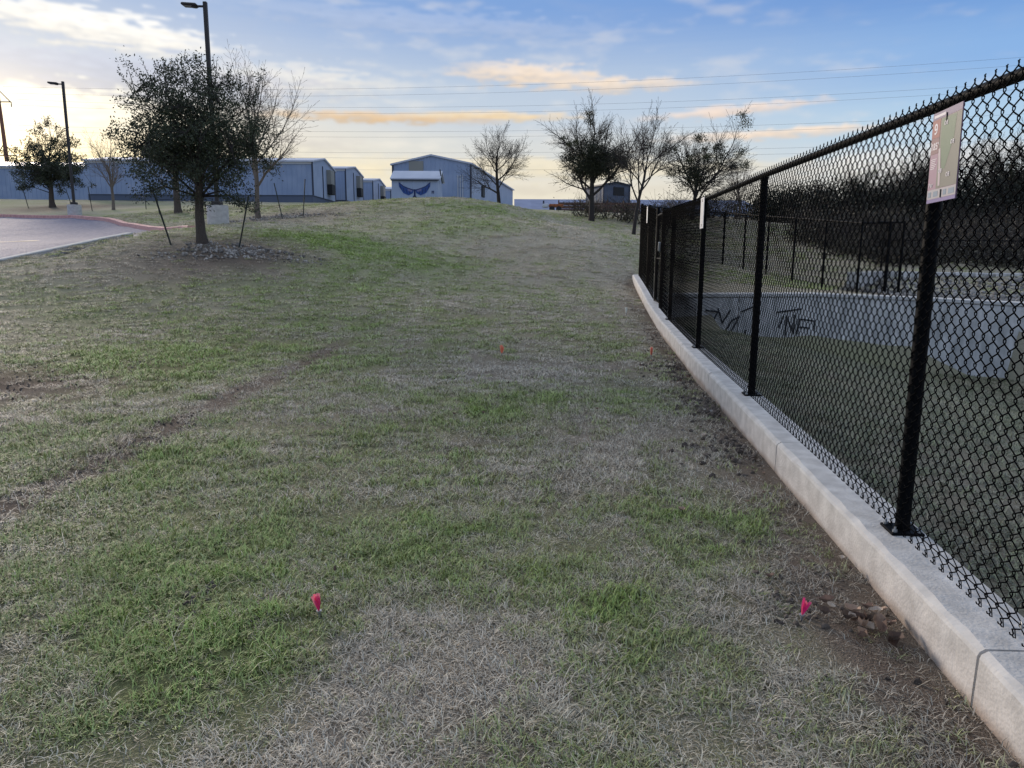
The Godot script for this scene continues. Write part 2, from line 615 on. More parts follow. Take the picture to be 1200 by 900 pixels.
# ---------------------------------------------------------------- shared materials
var M := {}
func make_materials() -> void:
	var cn := noise_nrm(3, 0.03, 6.0)
	M.kerb = tri_mat(noise_tex(2, 0.012, Color(0.71, 0.70, 0.69), Color(0.83, 0.82, 0.81), 1024, 6), 0.5, 0.9, noise_nrm(31, 0.10, 5.0, 1024), 0.22)
	M.kerb.vertex_color_use_as_albedo = true
	M.basin_concrete = tri_mat(noise_tex(4, 0.008, Color(0.60, 0.60, 0.595), Color(0.87, 0.86, 0.85), 1024, 6), 0.25, 0.9, cn, 0.5)
	M.basin_concrete.uv1_scale = Vector3(0.55, 0.13, 0.55)
	M.grey_concrete = tri_mat(noise_tex(6, 0.02, Color(0.70, 0.695, 0.69), Color(0.80, 0.795, 0.785), 512, 5), 0.6, 0.9, cn, 0.5)
	M.red_paint = tri_mat(noise_tex(7, 0.02, Color(0.76, 0.54, 0.52), Color(0.88, 0.70, 0.67), 512, 5), 0.5, 0.8, cn, 0.4)
	M.asphalt = tri_mat(noise_tex(8, 0.03, Color(0.44, 0.43, 0.49), Color(0.55, 0.54, 0.61), 1024, 6), 0.12, 0.85, noise_nrm(9, 0.2, 6.0), 0.4)
	M.line_paint = tri_mat(noise_tex(10, 0.04, Color(0.78, 0.68, 0.50), Color(0.90, 0.82, 0.66), 256, 4), 0.5, 0.7)
	M.black = mat(Color(0.05, 0.056, 0.07), 0.55)
	M.black.metallic_specular = 0.18
	M.wire = mat(Color(0.04, 0.045, 0.056), 0.75)
	M.wire.metallic_specular = 0.1
	M.galv = mat(Color(0.62, 0.63, 0.64), 0.45, 0.6)
	M.bronze = mat(Color(0.20, 0.185, 0.18), 0.5, 0.2)
	M.post_green = mat(Color(0.16, 0.19, 0.17), 0.6)
	M.siding = tri_mat(noise_tex(12, 0.004, Color(0.62, 0.68, 0.78), Color(0.68, 0.73, 0.82), 512, 4), 0.2, 0.55)
	M.siding_dark = tri_mat(noise_tex(13, 0.004, Color(0.54, 0.61, 0.73), Color(0.60, 0.66, 0.77), 512, 4), 0.2, 0.55)
	M.roof_metal = tri_mat(noise_tex(14, 0.004, Color(0.70, 0.73, 0.80), Color(0.77, 0.79, 0.85), 512, 4), 0.2, 0.5)
	M.blue_roof = tri_mat(noise_tex(34, 0.004, Color(0.44, 0.48, 0.60), Color(0.50, 0.54, 0.66), 256, 3), 0.2, 0.6)
	M.house_wall = tri_mat(noise_tex(35, 0.01, Color(0.30, 0.34, 0.41), Color(0.37, 0.40, 0.47), 256, 3), 0.3, 0.8)
	M.trim = mat(Color(0.80, 0.81, 0.83), 0.6)
	M.dark_trim = mat(Color(0.20, 0.23, 0.30), 0.6)
	M.skirt = mat(Color(0.36, 0.40, 0.48), 0.8)
	M.cable = mat(Color(0.42, 0.42, 0.44), 0.6)
	M.dark = mat(Color(0.12, 0.13, 0.15), 0.7)
	M.grey_box = mat(Color(0.55, 0.55, 0.53), 0.6)
	M.bark = tri_mat(noise_tex(15, 0.05, Color(0.25, 0.22, 0.20), Color(0.46, 0.42, 0.38), 512, 5), 1.4, 0.95, noise_nrm(16, 0.05, 10.0), 1.0)
	M.pale_bark = tri_mat(noise_tex(17, 0.05, Color(0.36, 0.33, 0.30), Color(0.58, 0.53, 0.48), 512, 5), 1.4, 0.95, noise_nrm(16, 0.05, 10.0), 0.8)
	M.dark_bark = tri_mat(noise_tex(18, 0.05, Color(0.15, 0.135, 0.13), Color(0.27, 0.245, 0.235), 512, 5), 1.4, 0.95)
	M.leaf = vmat(0.6, 0.16)
	M.wood = tri_mat(noise_tex(19, 0.02, Color(0.33, 0.24, 0.21), Color(0.46, 0.36, 0.32), 512, 5), 0.8, 0.9)
	M.rock = vmat(0.9)
	M.blade = vmat(0.65, 0.5)
	var g := StandardMaterial3D.new()
	g.vertex_color_use_as_albedo = true
	g.albedo_texture = noise_tex(20, 0.06, Color(0.80, 0.80, 0.80), Color(1.0, 1.0, 1.0), 1024, 6)
	g.uv1_triplanar = true
	g.uv1_world_triplanar = true
	g.uv1_scale = Vector3(0.8, 0.8, 0.8)
	g.roughness = 0.98
	g.metallic_specular = 0.15
	g.normal_enabled = true
	g.normal_texture = noise_nrm(21, 0.12, 10.0, 1024)
	g.normal_scale = 1.0
	M.ground = g

# ---------------------------------------------------------------- lawn colour fields
var gn := FastNoiseLite.new()
var gn2 := FastNoiseLite.new()
var spots := [   # x, z, radius, green, dirt
	[-1.15, -2.62, 0.42, 0.75, 0.0], [-0.92, -2.3, 0.35, 0.6, 0.0], [-1.75, -3.2, 0.5, 0.35, 0.0], [-4.9, -9.5, 1.1, 0.9, 0.0], [-4.1, -8.9, 0.8, 0.6, 0.0], [-3.6, -10.6, 0.7, 0.3, 0.0],
	[0.3, -2.95, 0.28, 0.5, 0.0], [0.52, -2.9, 0.25, 0.4, 0.0], [1.1, -3.95, 0.4, 0.6, 0.0], [0.9, -3.4, 0.35, 0.3, 0.0], [0.15, -6.6, 0.8, 0.4, 0.0], [-2.0, -4.2, 0.8, 0.3, 0.0], [-3.0, -5.3, 0.8, 0.35, 0.0],
	[-0.25, -2.45, 0.38, -0.8, 0.0], [-0.55, -1.95, 0.45, -0.6, 0.0], [0.75, -4.8, 0.7, -0.7, 0.0], [0.55, -5.9, 0.7, -0.5, 0.0], [0.1, -9.3, 1.0, -0.5, 0.0], [-1.6, -9.4, 0.8, 0.3, 0.0], [0.8, -8.6, 1.1, -0.4, 0.0],
	[-5.2, -7.6, 0.85, -0.5, 1.1], [-5.9, -7.0, 0.7, -0.5, 0.9], [-4.5, -9.15, 0.42, -0.7, 1.2], [-5.8, -8.6, 0.8, -0.3, 0.5], [-1.3, -2.85, 0.13, -0.4, 0.8], [1.15, -2.78, 0.28, -0.5, 0.55], [1.36, -2.62, 0.22, -0.5, 0.8], [-0.3, -5.5, 0.2, -0.3, 0.6],
	[-5.6, -13.8, 2.0, 0.25, 0.0], [-4.2, -17.0, 1.8, 0.45, 0.0], [-5.6, -22.5, 1.8, 0.8, 0.0], [-3.6, -21.0, 1.8, 0.6, 0.0], [-2.6, -27.0, 2.5, 0.4, 0.0], [-0.8, -33.0, 2.0, 0.5, 0.0], [1.0, -21.0, 2.2, -0.5, 0.1], [0.2, -24.0, 2.0, -0.5, 0.1], [-7.5, -17.8, 2.4, -0.6, 0.3], [-6.9, -18.9, 1.9, -0.8, 0.8],
	[-9.3, -30.8, 2.6, -0.8, 0.5], [-29.5, -51.0, 3.5, -0.8, 0.7], [0.5, -0.5, 0.8, -0.2, 0.1], [-2.4, -2.2, 0.7, 0.1, 0.0], [-3.3, -3.3, 0.8, -0.25, 0.1]]

func lawn(x: float, z: float) -> Vector2:   # greenness, bareness
	var d := sqrt(x * x + z * z)
	var g := 0.47 + gn.get_noise_2d(x, z) * 0.40 + gn2.get_noise_2d(x, z) * 0.62 + gn2.get_noise_2d(x * 3.1 + 20.0, z * 3.1) * 0.55
	g -= smoothstep(11.0, 30.0, d) * 0.10
	var b := maxf(0.0, gn2.get_noise_2d(x * 0.7 + 50.0, z * 0.7) - 0.32) * 1.2
	var w := gn2.get_noise_2d(x * 1.5 + 9.0, z * 1.5 + 4.0) * 0.35
	for q in spots:
		var dx: float = x - q[0]
		var dz: float = z - q[1]
		var r: float = q[2]
		if absf(dx) < r * 2.0 and absf(dz) < r * 2.0:
			var e: float = sqrt(dx * dx + dz * dz) / r + w
			var k := smoothstep(1.7, 0.2, e)
			g += q[3] * k * 0.9
			b += q[4] * k
	var p := us(x, z)
	if p.x < 0.0 and p.y < 17.5:
		var k2 := smoothstep(-1.0, -0.25, p.x + w * 0.7)
		g -= k2 * 0.4
		b += smoothstep(-0.7, -0.16, p.x + w * 1.5) * 0.85
	# two worn wheel tracks running up the slope
	if z < -3.0 and z > -11.5:
		var c := -2.78 + 0.02 * (z + 4.0) * (z + 4.0) * 0.25
		for o in [0.0, -1.35]:
			var t := smoothstep(0.26, 0.06, absf(x - c - o + w * 0.3))
			g -= t * (0.5 if o == 0.0 else 0.2)
			b += t * (0.85 if o == 0.0 else 0.35)
	# pale track on the shoulder of the mound
	if z < -17.0 and z > -34.0:
		var c2 := 2.6 + (z + 24.0) * 0.06
		var t2 := smoothstep(1.1, 0.2, absf(x - c2 + w))
		g -= t2 * 0.5
	return Vector2(clampf(g, 0.0, 1.25), clampf(b, 0.0, 1.0))

func lawn_color(f: Vector2, far: float) -> Color:
	var dry := Color(0.340, 0.292, 0.240)
	var green := Color(0.215, 0.240, 0.105)
	var c := dry.lerp(green, clampf(f.x, 0.0, 1.0))
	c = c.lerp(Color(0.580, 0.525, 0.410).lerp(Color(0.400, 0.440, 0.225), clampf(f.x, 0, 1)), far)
	return c.lerp(Color(0.150, 0.112, 0.092), f.y * 0.9)

func axis(stops: Array) -> PackedFloat32Array:   # [start, end, step] runs
	var out := PackedFloat32Array()
	for q in stops:
		var k := int(round((q[1] - q[0]) / q[2]))
		for i in k:
			out.append(q[0] + (q[1] - q[0]) * i / k)
	out.append(stops[-1][1])
	return out

func sheet(called: String, us_: PackedFloat32Array, ss: PackedFloat32Array, inside: bool) -> void:
	var nu := us_.size()
	var ns := ss.size()
	var v := PackedVector3Array()
	var c := PackedColorArray()
	v.resize(nu * ns)
	c.resize(nu * ns)
	for j in ns:
		for i in nu:
			var p := at_us(us_[i], ss[j])
			var y: float
			if inside and ss[j] < 16.6:
				y = hB(p.x, p.z, us_[i])
			else:
				y = hA(p.x, p.z)
			var col: Color
			if absf(p.x) < 80.0 and p.z > -90.0:
				var d := sqrt(p.x * p.x + p.z * p.z)
				var f := lawn(p.x, p.z)
				if inside:
					f = Vector2(0.35 + gn.get_noise_2d(p.x, p.z) * 0.4, clampf(0.05 + gn2.get_noise_2d(p.x, p.z) * 0.5, 0.0, 1.0))
					if beyond(basin_line, p.x, p.z) > 0.0 and ss[j] < 16.6:
						f = Vector2(0.1, 0.0)
				if inside and ss[j] >= 16.6 and us_[i] > 0.5:
					f.x = clampf(f.x - 0.45, 0.0, 1.0)
				if not inside and in_poly(lot, p.x, p.z):
					y -= 0.35
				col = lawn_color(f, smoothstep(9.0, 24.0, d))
			else:
				col = lawn_color(Vector2(0.3, 0.1), 1.0)
			v[j * nu + i] = Vector3(p.x, y, p.z)
			c[j * nu + i] = col
	var ix := PackedInt32Array()
	for j in ns - 1:
		for i in nu - 1:
			var a := j * nu + i
			ix.append(a); ix.append(a + nu); ix.append(a + 1)
			ix.append(a + 1); ix.append(a + nu); ix.append(a + nu + 1)
	var n := PackedVector3Array()
	n.resize(nu * ns)
	for j in ns:
		for i in nu:
			var a := v[j * nu + mini(i + 1, nu - 1)] - v[j * nu + maxi(i - 1, 0)]
			var b := v[mini(j + 1, ns - 1) * nu + i] - v[maxi(j - 1, 0) * nu + i]
			var g := a.cross(b)
			n[j * nu + i] = (g if g.y > 0.0 else -g).normalized()
	var arr := []
	arr.resize(Mesh.ARRAY_MAX)
	arr[Mesh.ARRAY_VERTEX] = v
	arr[Mesh.ARRAY_NORMAL] = n
	arr[Mesh.ARRAY_COLOR] = c
	# front faces run clockwise seen from above
	var t0 := (v[ix[1]] - v[ix[0]]).cross(v[ix[2]] - v[ix[0]])
	if t0.y > 0.0:
		for i in range(0, ix.size(), 3):
			var t := ix[i + 1]
			ix[i + 1] = ix[i + 2]
			ix[i + 2] = t
	arr[Mesh.ARRAY_INDEX] = ix
	var me := ArrayMesh.new()
	me.add_surface_from_arrays(Mesh.PRIMITIVE_TRIANGLES, arr)
	var o := put(called, me, M.ground)
	o.set_meta("kind", "structure")

func build_ground() -> void:
	gn.seed = 41
	gn.frequency = 0.16
	gn.fractal_octaves = 3
	gn2.seed = 77
	gn2.frequency = 0.9
	gn2.fractal_octaves = 4
	gn2.fractal_gain = 0.6
	var ss := axis([[-300, -60, 40], [-60, -12, 6], [-12, -2, 0.5], [-2, 8, 0.08], [8, 20, 0.16], [20, 44, 0.35], [44, 90, 1.2], [90, 200, 8], [200, 700, 50]])
	var ua := axis([[-500, -100, 40], [-100, -46, 5], [-46, -22, 0.7], [-22, -8, 0.25], [-8, -0.08, 0.09]])
	sheet("ground", ua, ss, false)
	var sb := axis([[-300, -60, 40], [-60, -12, 6], [-12, -2, 0.5], [-2, 24, 0.16], [24, 44, 0.5], [44, 90, 1.5], [90, 200, 8], [200, 700, 50]])
	var ub := axis([[-0.08, 12, 0.16], [12, 30, 0.5], [30, 80, 3], [80, 500, 40]])
	sheet("ground_inside_fence", ub, sb, true)

func ground_at(x: float, z: float) -> float:
	var p := us(x, z)
	if p.x > -0.05 and p.y < 16.6:
		return hB(x, z, p.x)
	return hA(x, z)

# ---------------------------------------------------------------- car park
func ribbon(line: Array, w: float, drop: float, rise: float) -> MB:   # kerb: a chamfered strip swept along a polyline, standing on the ground
	var b := MB.new()
	var pts := []
	for i in line.size() - 1:
		var a: Vector2 = line[i]
		var d: Vector2 = line[i + 1] - a
		var k := maxi(1, int(d.length() / 0.8))
		for j in k:
			pts.append(a + d * j / k)
	pts.append(line[-1])
	var prev := []
	for i in pts.size():
		var p: Vector2 = pts[i]
		var d: Vector2 = (pts[mini(i + 1, pts.size() - 1)] - pts[maxi(i - 1, 0)]).normalized()
		var o := Vector2(-d.y, d.x)
		var y := hA(p.x, p.y)
		var q := []
		for m in [[-0.5, -drop], [-0.5, rise - 0.02], [-0.4, rise], [0.4, rise], [0.5, rise - 0.02], [0.5, -drop]]:
			var e: Vector2 = p + o * w * m[0]
			q.append(Vector3(e.x, y + m[1], e.y))
		if i > 0:
			for m in 5:
				var out: Vector3 = Vector3.UP
				if m == 0:
					out = Vector3(-o.x, 0, -o.y)
				elif m == 4:
					out = Vector3(o.x, 0, o.y)
				b.quad(prev[m], prev[m + 1], q[m + 1], q[m], out)
		if i == 0 or i == pts.size() - 1:
			var e := Vector3(d.x, 0, d.y) * (1.0 if i > 0 else -1.0)
			b.quad(q[0], q[1], q[4], q[5], e)
			b.quad(q[1], q[2], q[3], q[4], e)
		prev = q
	return b

func build_lot() -> void:
	# asphalt in strips that follow the ground
	var b := MB.new()
	var xs := axis([[-60, -26, 1.0], [-26, -9.6, 0.35]])
	var zs := axis([[-50, -3, 0.4]])
	var hh := {}
	for i in xs.size() - 1:
		for j in zs.size() - 1:
			var cx := (xs[i] + xs[i + 1]) * 0.5
			var cz := (zs[j] + zs[j + 1]) * 0.5
			var any := false
			for o in [[0, 0], [1, 0], [0, 1], [1, 1]]:
				if in_poly(lot, xs[i + o[0]], zs[j + o[1]]):
					any = true
			if not any:
				continue
			var q := []
			for o in [[0, 0], [1, 0], [1, 1], [0, 1]]:
				var k := Vector2i(i + o[0], j + o[1])
				if not hh.has(k):
					hh[k] = lot_y(xs[k.x], zs[k.y])
				q.append(Vector3(xs[k.x], hh[k], zs[k.y]))
			b.quad(q[0], q[1], q[2], q[3], Vector3.UP)
	var o := part("road", b, M.asphalt)
	o.set_meta("kind", "structure")
	var nc := thing("kerb", "pale concrete kerb along the near edge of the car park", "kerb")
	part("kerb_edge", ribbon(near_curb, 0.24, 0.3, 0.05), M.grey_concrete, nc)
	nc.set_meta("kind", "structure")
	var fc := thing("kerb", "red painted kerb round the far side of the car park", "kerb")
	part("kerb_edge", ribbon(far_curb, 0.3, 0.35, 0.06), M.red_paint, fc)
	fc.set_meta("kind", "structure")
	# pale yellow line
	var lb := MB.new()
	var l0 := Vector2(-16.2, -26.2)
	var l1 := Vector2(-24, -27.6)
	var dd := (l1 - l0).normalized()
	var nn := Vector2(-dd.y, dd.x) * 0.14
	for i in 12:
		var p := l0 + (l1 - l0) * i / 12.0
		var q := l0 + (l1 - l0) * (i + 1) / 12.0
		var qs := []
		for e in [p - nn, p + nn, q + nn, q - nn]:
			qs.append(Vector3(e.x, lot_y(e.x, e.y) + 0.006, e.y))
		lb.quad(qs[0], qs[1], qs[2], qs[3], Vector3.UP)
	var lm := part("road_marking", lb, M.line_paint)
	lm.set_meta("kind", "structure")

func lot_y(x: float, z: float) -> float:
	return hA(x, z) - 0.09

# ---------------------------------------------------------------- low wall under the fence
func build_kerb_wall() -> void:
	var w := thing("concrete_kerb_wall", "low pale concrete kerb wall running under the black fence along the lawn", "wall")
	var cuts := [-9.0, -6.2, -3.6, -1.0, 1.5, 4.2, 6.4, 7.7, 9.2, 10.6, 11.9, 13.0, 14.3, 15.4, 16.9]
	var rng := RandomNumberGenerator.new()
	rng.seed = 4
	var stain := [Color(0.55, 0.45, 0.38), Color(0.60, 0.50, 0.43), Color(0.97, 0.94, 0.92), Color(1, 1, 1)]
	for i in cuts.size() - 1:
		var b := MB.new()
		var s0: float = cuts[i] + 0.006
		var s1: float = cuts[i + 1] - 0.006
		var k := maxi(2, int((s1 - s0) / 0.12))
		var prev := []
		for j in k + 1:
			var s := lerpf(s0, s1, float(j) / k)
			var y := wall_top(s)
			var q := []
			# outline from the lawn side foot over the top to the far foot; worn arris
			var wob := rng.randf_range(-0.004, 0.004)
			var chip := rng.randf_range(0.0, 0.012)
			var spl := 0.012 + 0.05 * maxf(0.0, gn2.get_noise_2d(s * 2.2, 3.0) + 0.35) + rng.randf() * 0.012
			for m in [[-0.168, -0.6], [-0.1678, -0.205 + spl * 0.4], [-0.1674, -0.205 + spl + 0.02], [-0.166 + wob * 0.5, -0.028], [-0.160, -0.012 - chip * 0.5], [-0.146 + chip, -0.002], [-0.02, 0.001 + wob * 0.5], [0.085, 0.0], [0.097, -0.012], [0.097, -0.7]]:
				q.append(at_us(m[0], s, y + m[1]))
			if j > 0:
				for m in 9:
					var out := Vector3.UP
					if m < 3:
						out = -ND
					elif m == 8:
						out = ND
					b.quad(prev[m], prev[m + 1], q[m + 1], q[m], out + Vector3.UP * 0.01)
					var kk := b.c.size()
					var lo: Color = stain[mini(m, 3)]
					var hi: Color = stain[mini(m + 1, 3)]
					b.c[kk - 4] = lo
					b.c[kk - 3] = hi
					b.c[kk - 2] = hi
					b.c[kk - 1] = lo
			if j == 0 or j == k:
				var e := HD if j == k else -HD
				b.quad(q[0], q[3], q[8], q[9], e)
				b.quad(q[3], q[4], q[7], q[8], e)
				b.quad(q[4], q[5], q[6], q[7], e)
			prev = q
		part("wall_section", b, M.kerb, w)

# ---------------------------------------------------------------- sunken basin behind the fence
func wall_run(line: Array, top: Callable, foot: Callable, thick: float, parent: Node, m: Material, each: float) -> void:
	for i in line.size() - 1:
		var a: Vector2 = line[i]
		var d: Vector2 = line[i + 1] - a
		var k := maxi(1, int(round(d.length() / each)))
		for j in k:
			var p: Vector2 = a + d * j / k
			var q: Vector2 = a + d * (j + 1) / k
			var t := d.normalized()
			var o := Vector2(t.y, -t.x) * thick * 0.5   # away from us
			p += t * 0.012
			q -= t * 0.012
			var b := MB.new()
			var yt0: float = top.call(p.x)
			var yt1: float = top.call(q.x)
			var yf0: float = foot.call(p)
			var yf1: float = foot.call(q)
			var f := []
			for e in [[p, yf0, yt0], [q, yf1, yt1]]:
				var c: Vector2 = e[0]
				f.append([Vector3(c.x - o.x, e[1], c.y - o.y), Vector3(c.x - o.x, e[2] - 0.02, c.y - o.y), Vector3(c.x - o.x * 0.88, e[2], c.y - o.y * 0.88), Vector3(c.x + o.x, e[2], c.y + o.y), Vector3(c.x + o.x, e[1], c.y + o.y)])
			var nrm := Vector3(-o.x, 0, -o.y)
			for r in 4:
				b.quad(f[0][r], f[0][r + 1], f[1][r + 1], f[1][r], [nrm, nrm + Vector3.UP, Vector3.UP, -nrm][r])
			b.quad(f[0][0], f[0][1], f[0][3], f[0][4], Vector3(-t.x, 0, -t.y))
			b.quad(f[1][0], f[1][1], f[1][3], f[1][4], Vector3(t.x, 0, t.y))
			part("wall_section", b, m, parent)

func basin_top(x: float) -> float:
	return 0.55 if x < 6.0 else lerpf(0.55, 0.40, clampf((x - 6.0) / 5.0, 0, 1))

func stroke(b: MB, pts: Array, w: float, t: Transform3D) -> void:
	for i in pts.size() - 1:
		var a: Vector2 = pts[i]
		var q: Vector2 = pts[i + 1]
		var c := (a + q) * 0.5
		var d := q - a
		var tr := t * Transform3D(Basis(Vector3(0, 0, 1), d.angle()), Vector3(c.x, c.y, 0.003 + 0.0006 * (i % 3)))
		b.box(tr, Vector3(d.length() + w * 0.7, w, 0.004))

func build_basin() -> void:
	var w := thing("retaining_wall", "weathered grey concrete retaining wall across the sunken basin, with black graffiti", "wall")
	wall_run(basin_line, basin_top, func(_p): return -1.7, 0.42, w, M.basin_concrete, 2.4)
	# lighter coping along the top
	for i in basin_line.size() - 1:
		var a: Vector2 = basin_line[i]
		var q: Vector2 = basin_line[i + 1]
		var d := (q - a).normalized()
		var o := Vector2(d.y, -d.x)
		var b := MB.new()
		var ya := basin_top(a.x)
		var yq := basin_top(q.x)
		var c := (a + q) * 0.5
		var bas := Basis(Vector3(d.x, 0, d.y), Vector3.UP, Vector3(-o.x, 0, -o.y))
		bas = Basis(Vector3(d.x, (yq - ya) / (q - a).length(), d.y).normalized(), Vector3.UP, Vector3(-o.x, 0, -o.y))
		b.box(Transform3D(bas, Vector3(c.x, (ya + yq) * 0.5 + 0.035, c.y)), Vector3((q - a).length() - 0.02, 0.07, 0.46), 0.012)
		part("coping", b, M.grey_concrete, w)
	# graffiti on the second stretch (faces the lawn)
	var a2: Vector2 = basin_line[0]
	var b2: Vector2 = basin_line[2]
	var d2 := (b2 - a2).normalized()
	var fr := Vector2(-d2.y, d2.x)
	if fr.y < 0.0:
		fr = -fr
	var base := a2 + fr * 0.215
	var t := Transform3D(Basis(Vector3(d2.x, 0, d2.y), Vector3.UP, Vector3(fr.x, 0, fr.y)), Vector3(base.x, -0.45, base.y))
	var gm := mat(Color(0.22, 0.22, 0.23), 0.8)
	var g1 := MB.new()
	for q in [[Vector2(0.75, 0.75), Vector2(1.0, 0.72), Vector2(0.85, 0.45)], [Vector2(1.0, 0.78), Vector2(1.1, 0.5), Vector2(1.25, 0.74)], [Vector2(1.15, 0.3), Vector2(1.3, 0.55), Vector2(1.45, 0.62), Vector2(1.3, 0.35)], [Vector2(1.35, 0.2), Vector2(1.55, 0.05), Vector2(1.6, 0.35)], [Vector2(1.5, 0.72), Vector2(1.75, 0.82)], [Vector2(0.95, 0.3), Vector2(1.1, 0.12)]]:
		stroke(g1, q, 0.032, t)
	part("graffiti", g1, gm, w)
	var g2 := MB.new()
	for q in [[Vector2(2.25, 0.7), Vector2(2.75, 0.76)], [Vector2(2.45, 0.25), Vector2(2.45, 0.62), Vector2(2.62, 0.28), Vector2(2.62, 0.64)], [Vector2(2.70, 0.27), Vector2(2.73, 0.56), Vector2(3.05, 0.52), Vector2(3.08, 0.30)], [Vector2(2.30, 0.40), Vector2(2.38, 0.62)], [Vector2(2.74, 0.40), Vector2(2.95, 0.38)]]:
		stroke(g2, q, 0.032, t)
	part("graffiti", g2, gm, w)
	var w2 := thing("retaining_wall", "pale low concrete wall further back in front of the dark thicket", "wall")
	wall_run(back_line, func(x): return 1.0 - 0.012 * x, func(_p): return -0.3, 0.35, w2, M.basin_concrete, 3.0)
	# rocks between the two walls
	var rng := RandomNumberGenerator.new()
	rng.seed = 31
	var tf: Array[Transform3D] = []
	var cols: Array[Color] = []
	for i in 5200:
		var x := rng.randf_range(8.6, 27.0)
		var z := rng.randf_range(-24.5, -11.5)
		if beyond(basin_line, x, z) < 0.25 or beyond(back_line, x, z) > -0.15:
			continue
		var sc := rng.randf_range(0.05, 0.17)
		tf.append(rock_tf(rng, Vector3(x, ground_at(x, z) + sc * 0.25, z), sc))
		var l := rng.randf_range(0.10, 0.34)
		cols.append(Color(l, l * 0.96, l * 0.92))
	scatter("riprap_rocks", rock_mesh(3), M.rock, tf, cols, "grey loose rocks lying between the two basin walls", "rocks")

func rock_tf(rng: RandomNumberGenerator, p: Vector3, s: float) -> Transform3D:
	var b := Basis(Vector3(rng.randfn(), rng.randfn(), rng.randfn()).normalized(), rng.randf() * TAU)
	b = b * Basis.from_scale(Vector3(s * rng.randf_range(0.7, 1.3), s * rng.randf_range(0.5, 0.9), s))
	return Transform3D(b, p)

func rock_mesh(sd: int) -> ArrayMesh:
	var rng := RandomNumberGenerator.new()
	rng.seed = sd
	var s := SphereMesh.new()
	s.radius = 0.5
	s.height = 1.0
	s.radial_segments = 7
	s.rings = 3
	var a := s.get_mesh_arrays()
	var v: PackedVector3Array = a[Mesh.ARRAY_VERTEX]
	var ix: PackedInt32Array = a[Mesh.ARRAY_INDEX]
	var moved := {}
	var b := MB.new()
	for i in v.size():
		var key := Vector3i(v[i] * 1000.0)
		if not moved.has(key):
			moved[key] = v[i] * rng.randf_range(0.75, 1.2)
		v[i] = moved[key]
	for i in range(0, ix.size(), 3):
		var p := v[ix[i]]
		var q := v[ix[i + 1]]
		var r := v[ix[i + 2]]
		if (q - p).cross(r - p).length() > 1e-6:
			b.tri(p, q, r, p + q + r)
	return b.mesh()

func scatter(called: String, me: Mesh, m: Material, tf: Array[Transform3D], cols: Array[Color], label: String, category: String, parent: Node = null) -> MultiMeshInstance3D:
	var mm := MultiMesh.new()
	mm.transform_format = MultiMesh.TRANSFORM_3D
	mm.use_colors = cols.size() > 0
	mm.mesh = me
	mm.instance_count = tf.size()
	for i in tf.size():
		mm.set_instance_transform(i, tf[i])
		if cols.size() > 0:
			mm.set_instance_color(i, cols[i])
	var o := MultiMeshInstance3D.new()
	o.multimesh = mm
	o.material_override = m
	if parent:
		o.name = called
		parent.add_child(o, true)
	else:
		o.name = numbered(called)
		add_child(o)
		tag(o, label, category)
	o.set_meta("kind", "stuff")
	return o

# ---------------------------------------------------------------- chain-link fence
func chain(s0: float, s1: float, y0: float, y1: float, hgt: float, hi: bool, z := -0.036, r := 0.0025) -> MB:
	var b := MB.new()
	var n := int(round((s1 - s0) / 0.0345))
	n += n % 2
	var sp := (s1 - s0) / n
	var ph := 0.0345
	var K := int(hgt / ph)
	K -= K % 2
	ph = hgt / K
	var A := sp * 0.5 + 0.0072
	var rng := RandomNumberGenerator.new()
	rng.seed = 9
	for i in n:
		var cx := s0 + (i + 0.5) * sp
		var p := PackedVector3Array()
		for k in K + 1:
			var side := 1.0 if (k + i) % 2 == 0 else -1.0
			var y := k * ph
			if hi:
				var zz := r * 1.15
				if k == 0:
					p.append(Vector3(cx + side * (A - 0.001), y - 0.006, -0.007))
					p.append(Vector3(cx + side * (A + 0.003), y - 0.014, -0.003))
					p.append(Vector3(cx + side * (A + 0.001), y - 0.017, 0.004))
					p.append(Vector3(cx + side * (A - 0.002), y - 0.008, 0.004))
				else:
					p.append(Vector3(cx + side * (A - 0.0045), y - 0.0075, zz * side))
				if k < K and k > 0:
					p.append(Vector3(cx + side * (A + rng.randf_range(-0.0006, 0.0006)), y, 0))
				if k == K:
					p.append(Vector3(cx + side * (sp * 0.5 - 0.003), y - 0.004, -zz * side))
					p.append(Vector3(cx + side * (sp * 0.5 + 0.003), y + 0.004, zz * side))
					p.append(Vector3(cx + side * (sp * 0.5 + 0.009), y + 0.011, 0.002 * side))
				else:
					p.append(Vector3(cx + side * (A - 0.0045), y + 0.0075, -zz * side))
			else:
				p.append(Vector3(cx + side * (A - 0.002), y, -r * side))
		var rr := PackedFloat32Array()
		for k in p.size():
			var t := (p[k].x - s0) / (s1 - s0)
			p[k].y += lerpf(y0, y1, t)
			p[k].z += z + 0.007 * sin(p[k].x * 2.3 + 1.0) * sin(PI * clampf(k / float(p.size() - 1), 0.0, 1.0))
			rr.append(r)
		b.tube(p, rr, 4 if hi else 3, false)
	return b

